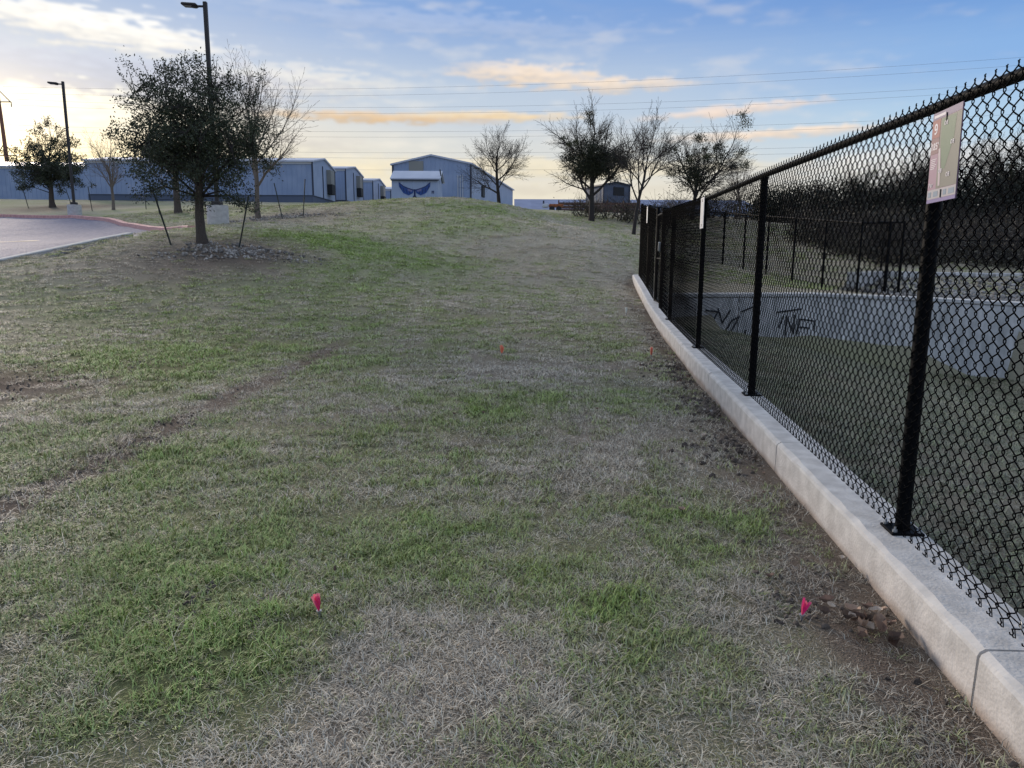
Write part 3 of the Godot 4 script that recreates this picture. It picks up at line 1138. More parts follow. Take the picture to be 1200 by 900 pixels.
func add_post(f: Node3D, s: float, y: float, hgt: float, r: float, plate: bool, m: Material) -> void:
	var b := MB.new()
	b.rod(Vector3(s, y + 0.008, 0), Vector3(s, y + hgt, 0), r, 14)
	b.rod(Vector3(s, y + hgt, 0), Vector3(s, y + hgt + 0.018, 0), r * 1.08, 14, r * 0.6)
	var o := part("post", b, m, f)
	if plate:
		var q := MB.new()
		q.box(Transform3D(Basis(), Vector3(s, y + 0.006, 0)), Vector3(0.135, 0.012, 0.135), 0.002)
		q.rod(Vector3(s, y + 0.012, 0), Vector3(s, y + 0.022, 0), r * 1.18, 14, r * 1.0)
		part("base_plate", q, M.black, o)
		for e in [[-1, -1], [1, -1], [-1, 1], [1, 1]]:
			var c := MB.new()
			var x: float = s + e[0] * 0.05
			var zz: float = e[1] * 0.05
			c.rod(Vector3(x, y + 0.012, zz), Vector3(x, y + 0.022, zz), 0.011, 6)
			c.rod(Vector3(x, y + 0.022, zz), Vector3(x, y + 0.034, zz), 0.005, 8)
			part("bolt", c, M.galv, o)

func build_fence() -> void:
	var fb := Transform3D(Basis(HD, Vector3.UP, ND), Vector3(PX, 0, PZ))
	var f := thing("chain_link_fence", "tall black chain-link fence on the low kerb wall along the right of the lawn", "fence", fb)
	var H := 1.765
	for s in [-6.1, -3.05, 0.0, 3.05, 6.1, 9.3]:
		add_post(f, s, wall_top(s), H - 0.02, 0.03, true, M.black)
	for s in [10.9, 12.0, 14.0, 16.5]:
		add_post(f, s, wall_top(s), H + 0.03, 0.034, false, M.black)
	var sl := 0.115 / 13.05
	# level bays share one mesh
	var hi := chain(0.0, 3.05, 0.0, 3.05 * sl, 1.757, true).mesh()
	var hi2 := chain(0.0, 3.05, 0.0, 0.011, 1.757, true).mesh()
	for k in [-2, -1, 0, 1]:
		var o := put("wire_mesh", hi if k < 1 else hi2, M.wire, f, true)
		o.position = Vector3(3.05 * k, wall_top(3.05 * k) + 0.03, 0)
	for q in [[6.1, 9.3], [9.3, 10.87], [12.03, 14.0], [14.0, 16.5]]:
		part("wire_mesh", chain(q[0], q[1], wall_top(q[0]) + 0.03, wall_top(q[1]) + 0.03, 1.757, q[0] < 7.0, -0.036, 0.0031), M.wire, f, true)
	# rails
	for q in [[-6.1, -3.05], [-3.05, 0.0], [0.0, 3.05], [3.05, 6.1], [6.1, 9.3], [9.3, 10.9], [12.0, 14.0], [14.0, 16.5]]:
		var b := MB.new()
		b.rod(Vector3(q[0] + 0.002, wall_top(q[0]) + H - 0.005, -0.008), Vector3(q[1] - 0.002, wall_top(q[1]) + H - 0.005, -0.008), 0.021, 12)
		part("top_rail", b, M.black, f)
		var t := MB.new()
		t.rod(Vector3(q[0], wall_top(q[0]) + 0.075, -0.042), Vector3(q[1], wall_top(q[1]) + 0.075, -0.042), 0.0022, 5)
		part("tension_wire", t, M.wire, f)
	# ties round the posts and rail
	for s in [-3.05, 0.0, 3.05, 6.1]:
		for y in [0.35, 0.75, 1.15, 1.55]:
			var p := PackedVector3Array()
			var rr := PackedFloat32Array()
			for k in 9:
				var a := TAU * k / 8.0
				p.append(Vector3(s + cos(a) * 0.0335, wall_top(s) + y + 0.004 * k / 8.0, -0.003 + sin(a) * 0.0365))
				rr.append(0.002)
			var b := MB.new()
			b.tube(p, rr, 5)
			part("wire_tie", b, M.black, f)
	# hog ring low on the near bay
	var hb := MB.new()
	var hp := PackedVector3Array()
	var hr := PackedFloat32Array()
	for k in 9:
		var a := TAU * k / 8.0
		hp.append(Vector3(-0.985 + cos(a) * 0.012, wall_top(-1) + 0.078 + sin(a) * 0.010, -0.043 + cos(a) * 0.004))
		hr.append(0.003)
	hb.tube(hp, hr, 5)
	part("hog_ring", hb, M.galv, f)
	# the gate leaf between two gate posts
	var g := sub("gate", f)
	var y0 := wall_top(10.96)
	var y1 := wall_top(11.94)
	var b := MB.new()
	for q in [[10.96, y0 + 0.09, 10.96, y0 + 1.72], [11.94, y0 + 0.09, 11.94, y0 + 1.72], [10.96, y0 + 0.09, 11.94, y0 + 0.09], [10.96, y0 + 1.72, 11.94, y0 + 1.72], [10.96, y0 + 0.9, 11.94, y0 + 0.9]]:
		b.rod(Vector3(q[0], q[1], 0), Vector3(q[2], q[3], 0), 0.021, 10)
	part("gate_frame", b, M.black, g)
	part("wire_mesh", chain(10.97, 11.93, y0 + 0.1, y0 + 0.1, 1.6, false, -0.02), M.wire, g, true)
	var l := MB.new()
	l.box(Transform3D(Basis(Vector3(0, 0, 1), 0.25), Vector3(10.93, y0 + 1.12, -0.06)), Vector3(0.06, 0.16, 0.04), 0.006)
	part("latch", l, M.galv, g)
	var ru := MB.new()
	ru.rod(Vector3(12.0, wall_top(12.0) + H - 0.005, -0.008), Vector3(12.0, wall_top(12.0) + H, 0.0), 0.02, 8)
	# return of the fence behind the end post, going back to the far fence
	var e0 := at_us(0, 16.5, wall_top(16.5))
	var e1 := Vector3(7.3, ground_at(7.3, -26.6), -26.6)
	var rf := thing("chain_link_fence", "short black chain-link return from the far end post towards the thicket", "fence", frame_to(e0, e1))
	var L := Vector2(e1.x - e0.x, e1.z - e0.z).length()
	var dy := e1.y - e0.y
	part("wire_mesh", chain(0.05, L, 0.03, dy + 0.03, 1.78, false, 0.0), M.wire, rf, true)
	for k in range(1, 4):
		var t := k / 3.0
		add_post(rf, L * t - (0.05 if k == 3 else 0.0), dy * t - 0.1, 1.84, 0.028, false, M.black)
	var rb := MB.new()
	rb.rod(Vector3(0.04, 1.76, 0), Vector3(L, dy + 1.76, 0), 0.021, 8)
	part("top_rail", rb, M.black, rf)

func frame_to(a: Vector3, b: Vector3) -> Transform3D:
	var d := Vector3(b.x - a.x, 0, b.z - a.z).normalized()
	return Transform3D(Basis(d, Vector3.UP, d.cross(Vector3.UP)), a)

func build_far_fence() -> void:
	var a := Vector3(7.3, ground_at(7.3, -26.6), -26.6)
	var c := Vector3(8.55, 0.38, -18.9)
	var e := Vector3(9.35, 0.40, -19.1)
	var f := thing("chain_link_fence", "black chain-link fence on the far side of the basin, receding behind the mesh", "fence", frame_to(c, a))
	var L := Vector2(a.x - c.x, a.z - c.z).length()
	var dy := a.y - c.y
	part("wire_mesh", chain(0.0, L, 0.04, dy + 0.04, 1.74, false, 0.0, 0.003), M.wire, f, true)
	for k in 6:
		var t := k / 5.0
		add_post(f, L * t, dy * t - 0.15, 1.92, 0.03, false, M.black)
	var rb := MB.new()
	rb.rod(Vector3(0, 1.76, 0), Vector3(L, dy + 1.76, 0), 0.022, 8)
	part("top_rail", rb, M.black, f)
	var g := thing("chain_link_gate", "narrow double-meshed black gate panel at the corner of the far fence", "gate", frame_to(c, e))
	var L2 := (e - c).length()
	for z in [0.0, 0.45]:
		part("wire_mesh", chain(0.03, L2, 0.04, 0.06, 1.74, false, z, 0.0034), M.wire, g, true)
	for q in [[L2, 0.0], [L2, 0.45], [0.42, 0.45]]:
		var b := MB.new()
		b.rod(Vector3(q[0], -0.2, q[1]), Vector3(q[0], 1.80, q[1]), 0.032, 8)
		part("post", b, M.black, g)
	for z in [0.0, 0.45]:
		var b := MB.new()
		b.rod(Vector3(0.03, 1.765, z), Vector3(L2, 1.765, z), 0.021, 8)
		part("top_rail", b, M.black, g)
	# thin guard rail on the back wall
	var w := thing("guard_rail", "thin dark guard rail standing on the pale back wall of the basin", "railing")
	var prev := Vector3.ZERO
	for i in range(1, back_line.size()):
		var q: Vector2 = back_line[i]
		var p := Vector3(q.x, 1.82, q.y)
		if i > 1:
			var b := MB.new()
			b.rod(prev, p, 0.016, 6)
			part("rail", b, M.black, w)
		var d := MB.new()
		d.rod(p, Vector3(p.x, 0.7, p.z), 0.016, 6)
		part("post", d, M.black, w)
		prev = p

# ---------------------------------------------------------------- tee signs on the fence
func text(called: String, s: String, size: float, p: Vector3, m: Material, parent: Node) -> void:
	var t := TextMesh.new()
	var sf := SystemFont.new()
	sf.font_names = PackedStringArray(["Droid Sans"])
	sf.font_weight = 700
	t.font = sf
	t.text = s
	t.font_size = 32
	t.pixel_size = size / 32.0
	t.depth = 0.0006
	var o := put(called, t, m, parent)
	o.position = p

func flat(called: String, x0: float, y0: float, x1: float, y1: float, z: float, m: Material, parent: Node) -> void:
	var b := MB.new()
	b.box(Transform3D(Basis(), Vector3((x0 + x1) / 2, (y0 + y1) / 2, z)), Vector3(x1 - x0, y1 - y0, 0.0008))
	part(called, b, m, parent)

func build_signs() -> void:
	var bas := Basis(-HD, Vector3.UP, -ND)
	var t := Transform3D(bas * Basis(Vector3(0, 0, 1), 0.03), at_us(-0.056, -0.18, 1.767))
	var o := thing("hole_sign", "faded purple and green disc golf hole sign numbered 9 tied to the nearest fence post", "sign", t)
	var W := 0.1175
	var Hh := 0.17
	var lav := mat(Color(0.53, 0.40, 0.50), 0.5)
	var whit := mat(Color(0.80, 0.78, 0.81), 0.5)
	var pl := MB.new()
	pl.box(Transform3D(Basis(), Vector3.ZERO), Vector3(W * 2, Hh * 2, 0.004), 0.0008)
	part("plate", pl, lav, o)
	flat("hole_map", -0.048, -0.118, 0.1165, 0.142, 0.0024, mat(Color(0.353, 0.361, 0.344), 0.5), o)
	# fairway: a long green shape
	var fw := MB.new()
	var lft := [Vector2(-0.035, 0.138), Vector2(-0.036, 0.06), Vector2(-0.026, 0.0), Vector2(-0.010, -0.05)]
	var rgt := [Vector2(0.078, 0.138), Vector2(0.070, 0.06), Vector2(0.040, 0.0), Vector2(0.012, -0.05)]
	for i in 3:
		fw.quad(Vector3(lft[i].x, lft[i].y, 0.0032), Vector3(rgt[i].x, rgt[i].y, 0.0032), Vector3(rgt[i + 1].x, rgt[i + 1].y, 0.0032), Vector3(lft[i + 1].x, lft[i + 1].y, 0.0032), Vector3(0, 0, 1))
	part("fairway", fw, mat(Color(0.249, 0.370, 0.284), 0.5), o)
	var pth := MB.new()
	for q in [[Vector2(-0.040, 0.03), Vector2(-0.030, -0.03)], [Vector2(-0.030, -0.03), Vector2(-0.022, -0.11)]]:
		var d: Vector2 = (q[1] - q[0]).normalized().orthogonal() * 0.008
		pth.quad(Vector3(q[0].x - d.x, q[0].y - d.y, 0.0036), Vector3(q[0].x + d.x, q[0].y + d.y, 0.0036), Vector3(q[1].x + d.x, q[1].y + d.y, 0.0036), Vector3(q[1].x - d.x, q[1].y - d.y, 0.0036), Vector3(0, 0, 1))
	part("path", pth, mat(Color(0.671, 0.619, 0.654), 0.5), o)
	flat("number_panel", -0.1165, 0.075, -0.050, 0.142, 0.0024, mat(Color(0.482, 0.189, 0.206), 0.5), o)
	flat("distance_panel", -0.1165, 0.015, -0.050, 0.074, 0.0024, mat(Color(0.404, 0.249, 0.301), 0.5), o)
	text("number", "9", 0.056, Vector3(-0.083, 0.108, 0.003), whit, o)
	text("distance", "185'", 0.036, Vector3(-0.083, 0.043, 0.003), whit, o)
	for i in 6:
		flat("text_line", -0.108, -0.006 - i * 0.007, -0.060 - 0.006 * (i % 3), -0.0035 - i * 0.007, 0.0024, whit, o)
	text("par", "Par", 0.022, Vector3(-0.092, -0.102, 0.003), whit, o)
	for q in [[0.0, 0.118], [0.062, 0.04], [0.045, -0.075], [-0.02, -0.055]]:
		text("out_of_bounds_mark", "OB", 0.022, Vector3(q[0], q[1], 0.0042), whit, o)
	flat("footer", -0.1165, -0.155, 0.1165, -0.120, 0.0024, mat(Color(0.585, 0.576, 0.611), 0.5), o)
	var logo := mat(Color(0.387, 0.473, 0.568), 0.5)
	for q in [[-0.095, 0.012], [-0.045, 0.018], [0.03, 0.012], [0.082, 0.022]]:
		flat("footer_logo", q[0] - q[1], -0.148, q[0] + q[1], -0.128, 0.0031, logo, o)
	flat("bottom_band", -0.1165, -0.1695, 0.1165, -0.1560, 0.0024, mat(Color(0.378, 0.327, 0.568), 0.5), o)
	flat("top_band", -0.1165, 0.1435, 0.1165, 0.1695, 0.0024, mat(Color(0.387, 0.335, 0.482), 0.5), o)
	flat("header_text", -0.105, 0.150, -0.012, 0.160, 0.0031, whit, o)
	for y in [0.140, -0.140]:
		var z := MB.new()
		z.box(Transform3D(Basis(), Vector3(0, y, 0.004)), Vector3(0.007, 0.030, 0.004), 0.001)
		part("zip_tie", z, M.dark, o)
	var k := 0
	for q in [[5.85, "white blank-looking sign on the third fence post, seen nearly edge-on"], [14.0, "small white sign near the far end of the fence beyond the gate"]]:
		var y := wall_top(q[0]) + 1.60
		var tt := Transform3D(bas * Basis(Vector3.UP, 0.0), at_us(-0.062, q[0], y))
		var e := thing("fence_sign", q[1], "sign", tt)
		var b := MB.new()
		b.box(Transform3D(), Vector3(0.25, 0.35, 0.004), 0.0008)
		part("plate", b, mat(Color(0.88, 0.87, 0.87), 0.5), e)
		for y2 in [0.14, -0.14]:
			var z := MB.new()
			z.box(Transform3D(Basis(), Vector3(0, y2, 0.004)), Vector3(0.007, 0.030, 0.004), 0.001)
			part("zip_tie", z, M.dark, e)
		k += 1

# ---------------------------------------------------------------- buildings
func ribbed(b: MB, a: Vector3, d: Vector3, len: float, y0: float, top: Callable, out: Vector3, each := 0.3) -> void:
	# vertical ribbed sheeting along direction d; top(t) gives the height at distance t
	var k := int(len / each)
	var st := len / k
	for i in k:
		var x := i * st
		var prof := [[x, 0.0], [x + st * 0.78, 0.0], [x + st * 0.84, 0.028], [x + st * 0.94, 0.028], [x + st, 0.0]]
		for j in 4:
			var p: Vector3 = a + d * prof[j][0] + out * prof[j][1]
			var q: Vector3 = a + d * prof[j + 1][0] + out * prof[j + 1][1]
			var tp: float = top.call(prof[j][0])
			var tq: float = top.call(prof[j + 1][0])
			b.quad(Vector3(p.x, y0, p.z), Vector3(q.x, y0, q.z), Vector3(q.x, tq, q.z), Vector3(p.x, tp, p.z), out + d * (prof[j][1] - prof[j + 1][1]) * 20.0)

func portable(x0: float, x1: float, z0: float, z1: float, base: float, eave: float, ridge: float, label: String, ac: bool) -> void:
	# z0 is the front (nearer) wall; the ridge runs along x; gable ends face +-x
	var o := thing("portable_classroom", label, "building", Transform3D(), "pale blue portable buildings on the rise")
	var zm := (z0 + z1) / 2
	var len := x1 - x0
	var sk := base + 0.42
	var b := MB.new()
	ribbed(b, Vector3(x0, 0, z0), Vector3.RIGHT, len, sk, func(_t): return eave, Vector3(0, 0, 1), 0.4)
	part("front_wall", b, M.siding_dark, o)
	b = MB.new()
	ribbed(b, Vector3(x0, 0, z1), Vector3.RIGHT, len, sk, func(_t): return eave, Vector3(0, 0, -1), 0.8)
	part("back_wall", b, M.siding_dark, o)
	for sgn in [1.0, -1.0]:
		b = MB.new()
		ribbed(b, Vector3(x1 if sgn > 0 else x0, 0, z0), Vector3(0, 0, -1), z0 - z1, sk, func(t): return lerpf(eave, ridge, 1.0 - absf(t / (z0 - z1) * 2.0 - 1.0)), Vector3(sgn, 0, 0), 0.4)
		part("end_wall", b, M.siding, o)
	b = MB.new()
	for e in [[Vector3(len - 0.1, 0.46, 0.05), Vector3((x0 + x1) / 2, base + 0.19, z0 - 0.1)], [Vector3(0.05, 0.46, z0 - z1 - 0.1), Vector3(x1 - 0.1, base + 0.19, zm)], [Vector3(0.05, 0.46, z0 - z1 - 0.1), Vector3(x0 + 0.1, base + 0.19, zm)]]:
		b.box(Transform3D(Basis(), e[1] - Vector3(0, 0.2, 0)), e[0] + Vector3(0, 0.4, 0))
	part("skirting", b, M.skirt, o)
	# roof: two slabs with a little overhang
	for sgn in [1.0, -1.0]:
		b = MB.new()
		var ze: float = (z0 + 0.22) if sgn > 0 else (z1 - 0.22)
		var drop := (ridge - eave) / ((z0 - z1) / 2) * 0.22
		var a := Vector3(x0 - 0.15, eave - drop, ze)
		var d := Vector3(x1 + 0.15, eave - drop, ze)
		var e := Vector3(x1 + 0.15, ridge, zm)
		var g := Vector3(x0 - 0.15, ridge, zm)
		var up := Vector3(0, 0.12, 0)
		b.quad(a + up, d + up, e + up, g + up, Vector3(0, 1, sgn * 0.2))
		b.quad(a, d, e, g, Vector3(0, -1, 0))
		b.quad(a, d, d + up, a + up, Vector3(0, 0, sgn))
		b.quad(d, e, e + up, d + up, Vector3.RIGHT)
		b.quad(a, g, g + up, a + up, Vector3.LEFT)
		part("roof", b, M.roof_metal, o)
	# corner and eave trim
	b = MB.new()
	b.box(Transform3D(Basis(), Vector3((x0 + x1) / 2, eave - 0.1, z0 + 0.05)), Vector3(len, 0.16, 0.05))
	part("eave_trim", b, M.trim, o)
	for q in [[x1 + 0.015, z0 + 0.015], [x1 + 0.015, z1 - 0.015]]:
		b = MB.new()
		b.box(Transform3D(Basis(), Vector3(q[0], (sk + eave) / 2, q[1])), Vector3(0.12, eave - sk, 0.12), 0.01)
		part("corner_trim", b, M.dark_trim, o)
	b = MB.new()
	b.box(Transform3D(Basis(), Vector3(x1 + 0.04, (sk + eave) / 2, zm + 0.5)), Vector3(0.05, eave - sk, 0.10), 0.01)
	part("seam_trim", b, M.dark_trim, o)
	# wall-hung air conditioner with its tall duct panel
	if ac:
		b = MB.new()
		b.box(Transform3D(Basis(), Vector3(x1 + 0.22, eave - 0.75, zm - 1.4)), Vector3(0.4, 1.2, 1.3), 0.03)
		var acn := part("air_conditioner", b, M.grey_box, o)
		b = MB.new()
		b.box(Transform3D(Basis(), Vector3(x1 + 0.25, eave - 1.75, zm - 1.4)), Vector3(0.46, 0.85, 1.2), 0.03)
		part("condenser", b, M.dark, acn)
		b = MB.new()
		b.box(Transform3D(Basis(), Vector3(x1 + 0.05, eave - 1.2, zm - 2.7)), Vector3(0.06, 1.2, 0.8), 0.01)
		part("window", b, M.grey_box, o)

func gable_block(o: Node3D, w: float, dpt: float, base: float, eave: float, ridge: float, wm: Material, sm: Material, each := 0.45, rm: Material = null) -> void:
	# local: gable front at z=0 facing +z, centred on x=0, running back to -dpt
	var b := MB.new()
	ribbed(b, Vector3(-w / 2, 0, 0), Vector3.RIGHT, w, base, func(t): return lerpf(eave, ridge, 1.0 - absf(t / w * 2.0 - 1.0)), Vector3(0, 0, 1), each)
	part("gable_wall", b, wm, o)
	for sgn in [1.0, -1.0]:
		b = MB.new()
		ribbed(b, Vector3(sgn * w / 2, 0, 0), Vector3(0, 0, -1), dpt, base, func(_t): return eave, Vector3(sgn, 0, 0), each * 1.5)
		part("side_wall", b, sm, o)
		b = MB.new()
		var drop := (ridge - eave) / (w / 2) * 0.25
		var a := Vector3(sgn * (w / 2 + 0.25), eave - drop, 0.2)
		var e := Vector3(0, ridge, 0.2)
		var bk := Vector3(0, 0, -dpt - 0.4)
		var up := Vector3(0, 0.16, 0)
		b.quad(a + up, e + up, e + bk + up, a + bk + up, Vector3(sgn * 0.3, 1, 0))
		b.quad(a, e, e + bk, a + bk, Vector3(0, -1, 0))
		b.quad(a, e, e + up, a + up, Vector3(0, 0, 1))
		b.quad(a, a + bk, a + bk + up, a + up, Vector3(sgn, 0, 0))
		part("roof", b, rm if rm else M.roof_metal, o)
		b = MB.new()
		b.box(Transform3D(Basis(), Vector3(sgn * (w / 2 + 0.03), (base + eave) / 2, 0.04)), Vector3(0.16, eave - base - 0.1, 0.16), 0.02)
		part("corner_trim", b, M.dark_trim, o)
	b = MB.new()
	b.quad(Vector3(-w / 2, base, -dpt), Vector3(w / 2, base, -dpt), Vector3(w / 2, eave, -dpt), Vector3(-w / 2, eave, -dpt), Vector3(0, 0, -1))
	b.tri(Vector3(-w / 2, eave, -dpt), Vector3(w / 2, eave, -dpt), Vector3(0, ridge, -dpt), Vector3(0, 0, -1))
	part("rear_wall", b, sm, o)

func build_buildings() -> void:
	portable(-34.0, -15.95, -62.0, -69.6, 5.35, 8.35, 8.95, "largest pale blue portable building, nearest of its row, with grey air conditioner", true)
	portable(-30.0, -15.7, -73.0, -81.2, 5.7, 8.95, 9.5, "second pale blue portable building in the receding row", true)
	portable(-30.0, -15.6, -86.5, -94.5, 6.0, 9.1, 9.6, "third pale blue portable building in the receding row", true)
	portable(-28.0, -15.5, -98.5, -106.0, 6.2, 9.1, 9.6, "farthest and smallest pale blue portable building in the row", false)
	portable(-66.0, -33.5, -73.0, -81.0, 5.6, 9.0, 9.75, "long low pale blue building behind the round oak at the far left", false)
	var long_hall := get_node("portable_classroom_004")
	for x in [-58.0, -52.5, -47.0, -41.5]:
		var vb := MB.new()
		vb.box(Transform3D(Basis(), Vector3(x, 5.80, -72.94)), Vector3(0.75, 0.5, 0.08), 0.02)
		part("vent", vb, M.trim, long_hall)
	# shed with the painted bird
	var sh := thing("storage_shed", "small pale shed painted with a spread-winged blue bird", "shed", TF(Vector3(-8.6, 0, -68.0)))
	var base := 4.6
	var b := MB.new()
	ribbed(b, Vector3(-2.0, 0, 0), Vector3.RIGHT, 4.05, base, func(_t): return 7.65, Vector3(0, 0, 1), 0.9)
	part("front_wall", b, M.siding, sh)
	for sgn in [1.0, -1.0]:
		b = MB.new()
		ribbed(b, Vector3(2.05 if sgn > 0 else -2.0, 0, 0), Vector3(0, 0, -1), 3.6, base, func(t): return lerpf(7.65, 8.35, 1.0 - absf(t / 1.8 - 1.0)), Vector3(sgn, 0, 0), 0.6)
		part("end_wall", b, M.siding, sh)
	b = MB.new()
	b.quad(Vector3(-2, base, -3.6), Vector3(2.05, base, -3.6), Vector3(2.05, 7.65, -3.6), Vector3(-2, 7.65, -3.6), Vector3(0, 0, -1))
	part("back_wall", b, M.siding, sh)
	for sgn in [1.0, -1.0]:
		b = MB.new()
		var z0 := 0.25 if sgn > 0 else -3.85
		var a := Vector3(-2.1, 7.56, z0)
		var e := Vector3(-2.1, 8.38, -1.8)
		var rx := Vector3(4.4, 0, 0)
		var up := Vector3(0, 0.1, 0)
		b.quad(a + up, a + rx + up, e + rx + up, e + up, Vector3(0, 1, sgn * 0.4))
		b.quad(a, a + rx, e + rx, e, Vector3(0, -1, 0))
		b.quad(a, a + rx, a + rx + up, a + up, Vector3(0, 0, sgn))
		b.quad(a + rx, e + rx, e + rx + up, a + rx + up, Vector3.RIGHT)
		b.quad(a, e, e + up, a + up, Vector3.LEFT)
		part("roof", b, M.roof_metal, sh)
	b = MB.new()
	b.box(Transform3D(Basis(), Vector3(0.05, 7.52, 0.18)), Vector3(4.2, 0.12, 0.06), 0.01)
	part("eave_board", b, M.dark_trim, sh)
	b = MB.new()
	b.box(Transform3D(Basis(Vector3(1, 0, 0), -0.41), Vector3(2.26, 7.90, -0.75)), Vector3(0.08, 0.16, 2.3), 0.01)
	part("verge_board", b, M.dark, sh)
	var bl := mat(Color(0.16, 0.30, 0.56), 0.6)
	var dk := mat(Color(0.11, 0.17, 0.36), 0.6)
	var pk := mat(Color(0.46, 0.46, 0.62), 0.6)
	for sgn in [1.0, -1.0]:
		b = MB.new()
		var z := 0.036
		var upp := [Vector2(0.08, 6.72), Vector2(0.55, 6.86), Vector2(0.95, 7.02), Vector2(1.38, 7.36)]
		var low := [Vector2(0.14, 6.42), Vector2(0.52, 6.22), Vector2(1.00, 6.42), Vector2(1.36, 6.98)]
		for i in 3:
			b.quad(Vector3(sgn * upp[i].x, upp[i].y, z), Vector3(sgn * upp[i + 1].x, upp[i + 1].y, z), Vector3(sgn * low[i + 1].x, low[i + 1].y, z), Vector3(sgn * low[i].x, low[i].y, z), Vector3(0, 0, 1))
		part("painted_wing", b, bl, sh)
		b = MB.new()
		for i in 3:
			b.quad(Vector3(sgn * upp[i].x, upp[i].y, z + 0.004), Vector3(sgn * upp[i + 1].x, upp[i + 1].y, z + 0.004), Vector3(sgn * (upp[i + 1].x - 0.02), upp[i + 1].y - 0.1, z + 0.004), Vector3(sgn * upp[i].x, upp[i].y - 0.09, z + 0.004), Vector3(0, 0, 1))
		for i in 4:
			var x0 := 0.35 + i * 0.26
			var y0 := 6.32 + i * i * 0.045
			b.quad(Vector3(sgn * x0, y0, z + 0.005), Vector3(sgn * (x0 + 0.07), y0 + 0.02, z + 0.005), Vector3(sgn * (x0 + 0.16), y0 + 0.34, z + 0.005), Vector3(sgn * (x0 + 0.10), y0 + 0.34, z + 0.005), Vector3(0, 0, 1))
		part("painted_feathers", b, dk, sh)
		b = MB.new()
		b.quad(Vector3(sgn * 0.2, 6.66, z + 0.006), Vector3(sgn * 0.62, 6.80, z + 0.006), Vector3(sgn * 0.58, 6.60, z + 0.006), Vector3(sgn * 0.24, 6.52, z + 0.006), Vector3(0, 0, 1))
		part("painted_coverts", b, pk, sh)
	b = MB.new()
	b.quad(Vector3(-0.09, 6.74, 0.043), Vector3(0.09, 6.74, 0.043), Vector3(0.07, 6.2, 0.043), Vector3(-0.07, 6.2, 0.043), Vector3(0, 0, 1))
	b.quad(Vector3(-0.08, 6.25, 0.044), Vector3(0.08, 6.25, 0.044), Vector3(0.22, 5.95, 0.044), Vector3(-0.22, 5.95, 0.044), Vector3(0, 0, 1))
	part("painted_body", b, dk, sh)
	b = MB.new()
	for q in [[1.52, 6.5, 0.05, 0.26], [1.66, 6.5, 0.05, 0.26], [1.59, 6.55, 0.1, 0.06]]:
		b.box(Transform3D(Basis(), Vector3(q[0], q[1], 0.04)), Vector3(q[2], q[3], 0.01))
	part("painted_letter", b, dk, sh)
	# big gabled metal hall
	var hall := thing("metal_hall", "large pale blue gabled metal hall behind the painted shed", "building", Transform3D(Basis(Vector3.UP, -0.13), Vector3(-8.35, 0, -80.0)))
	gable_block(hall, 8.1, 33.0, 4.6, 10.15, 11.0, M.siding_dark, M.siding)
	b = MB.new()
	b.box(Transform3D(Basis(), Vector3(-1.6, 9.75, 0.06)), Vector3(1.5, 1.5, 0.08), 0.01)
	part("louvre", b, M.grey_box, hall)
	for x in [2.75, 3.0, 3.25]:
		b = MB.new()
		b.box(Transform3D(Basis(), Vector3(x, 7.0, 0.08)), Vector3(0.07, 4.2, 0.08), 0.01)
		part("downpipe", b, M.trim, hall)
	b = MB.new()
	b.box(Transform3D(Basis(), Vector3(4.1, 8.0, -7.2)), Vector3(0.2, 1.2, 1.6), 0.02)
	part("vent", b, M.dark, hall)
	# long pale shed on the right behind the trees
	var ls := thing("long_metal_building", "long low pale metal building beyond the bare trees", "building", TF(Vector3(17.5, 0, -112.0)))
	b = MB.new()
	ribbed(b, Vector3(-17, 0, 0), Vector3.RIGHT, 36.0, 4.2, func(_t): return 7.2, Vector3(0, 0, 1), 1.2)
	part("front_wall", b, M.siding, ls)
	b = MB.new()
	var ra := Vector3(-17.3, 7.15, 0.4)
	var re := Vector3(-17.3, 9.7, -12.0)
	var rl := Vector3(36.6, 0, 0)
	b.quad(ra, ra + rl, re + rl, re, Vector3(0, 1, 0.3))
	b.quad(ra - Vector3(0, 0.2, 0), ra + rl - Vector3(0, 0.2, 0), re + rl - Vector3(0, 0.2, 0), re - Vector3(0, 0.2, 0), Vector3(0, -1, 0))
	b.quad(ra, ra + rl, ra + rl - Vector3(0, 0.2, 0), ra - Vector3(0, 0.2, 0), Vector3(0, 0, 1))
	b.quad(ra, re, re - Vector3(0, 0.2, 0), ra - Vector3(0, 0.2, 0), Vector3.LEFT)
	part("roof", b, M.blue_roof, ls)
	b = MB.new()
	b.quad(Vector3(-17, 4.2, 0), Vector3(-17, 4.2, -12), Vector3(-17, 9.5, -12), Vector3(-17, 7.15, 0), Vector3.LEFT)
	b.quad(Vector3(19, 4.2, 0), Vector3(19, 4.2, -12), Vector3(19, 9.5, -12), Vector3(19, 7.15, 0), Vector3.RIGHT)
	b.quad(Vector3(-17, 4.2, -12), Vector3(19, 4.2, -12), Vector3(19, 9.5, -12), Vector3(-17, 9.5, -12), Vector3(0, 0, -1))
	part("back_wall", b, M.siding_dark, ls)
	# grey-blue house end seen between the trees
	var hs := thing("house", "dark blue-grey house end showing between the two tall bare trees", "building", TF(Vector3(12.9, 0, -97.0), 0.35))
	gable_block(hs, 3.6, 5.0, 5.0, 9.6, 9.95, M.house_wall, M.house_wall, 0.6, M.dark_trim)
	b = MB.new()
	b.box(Transform3D(Basis(), Vector3(0.3, 8.9, 0.05)), Vector3(1.5, 1.0, 0.06), 0.02)
	part("window", b, M.dark, hs)

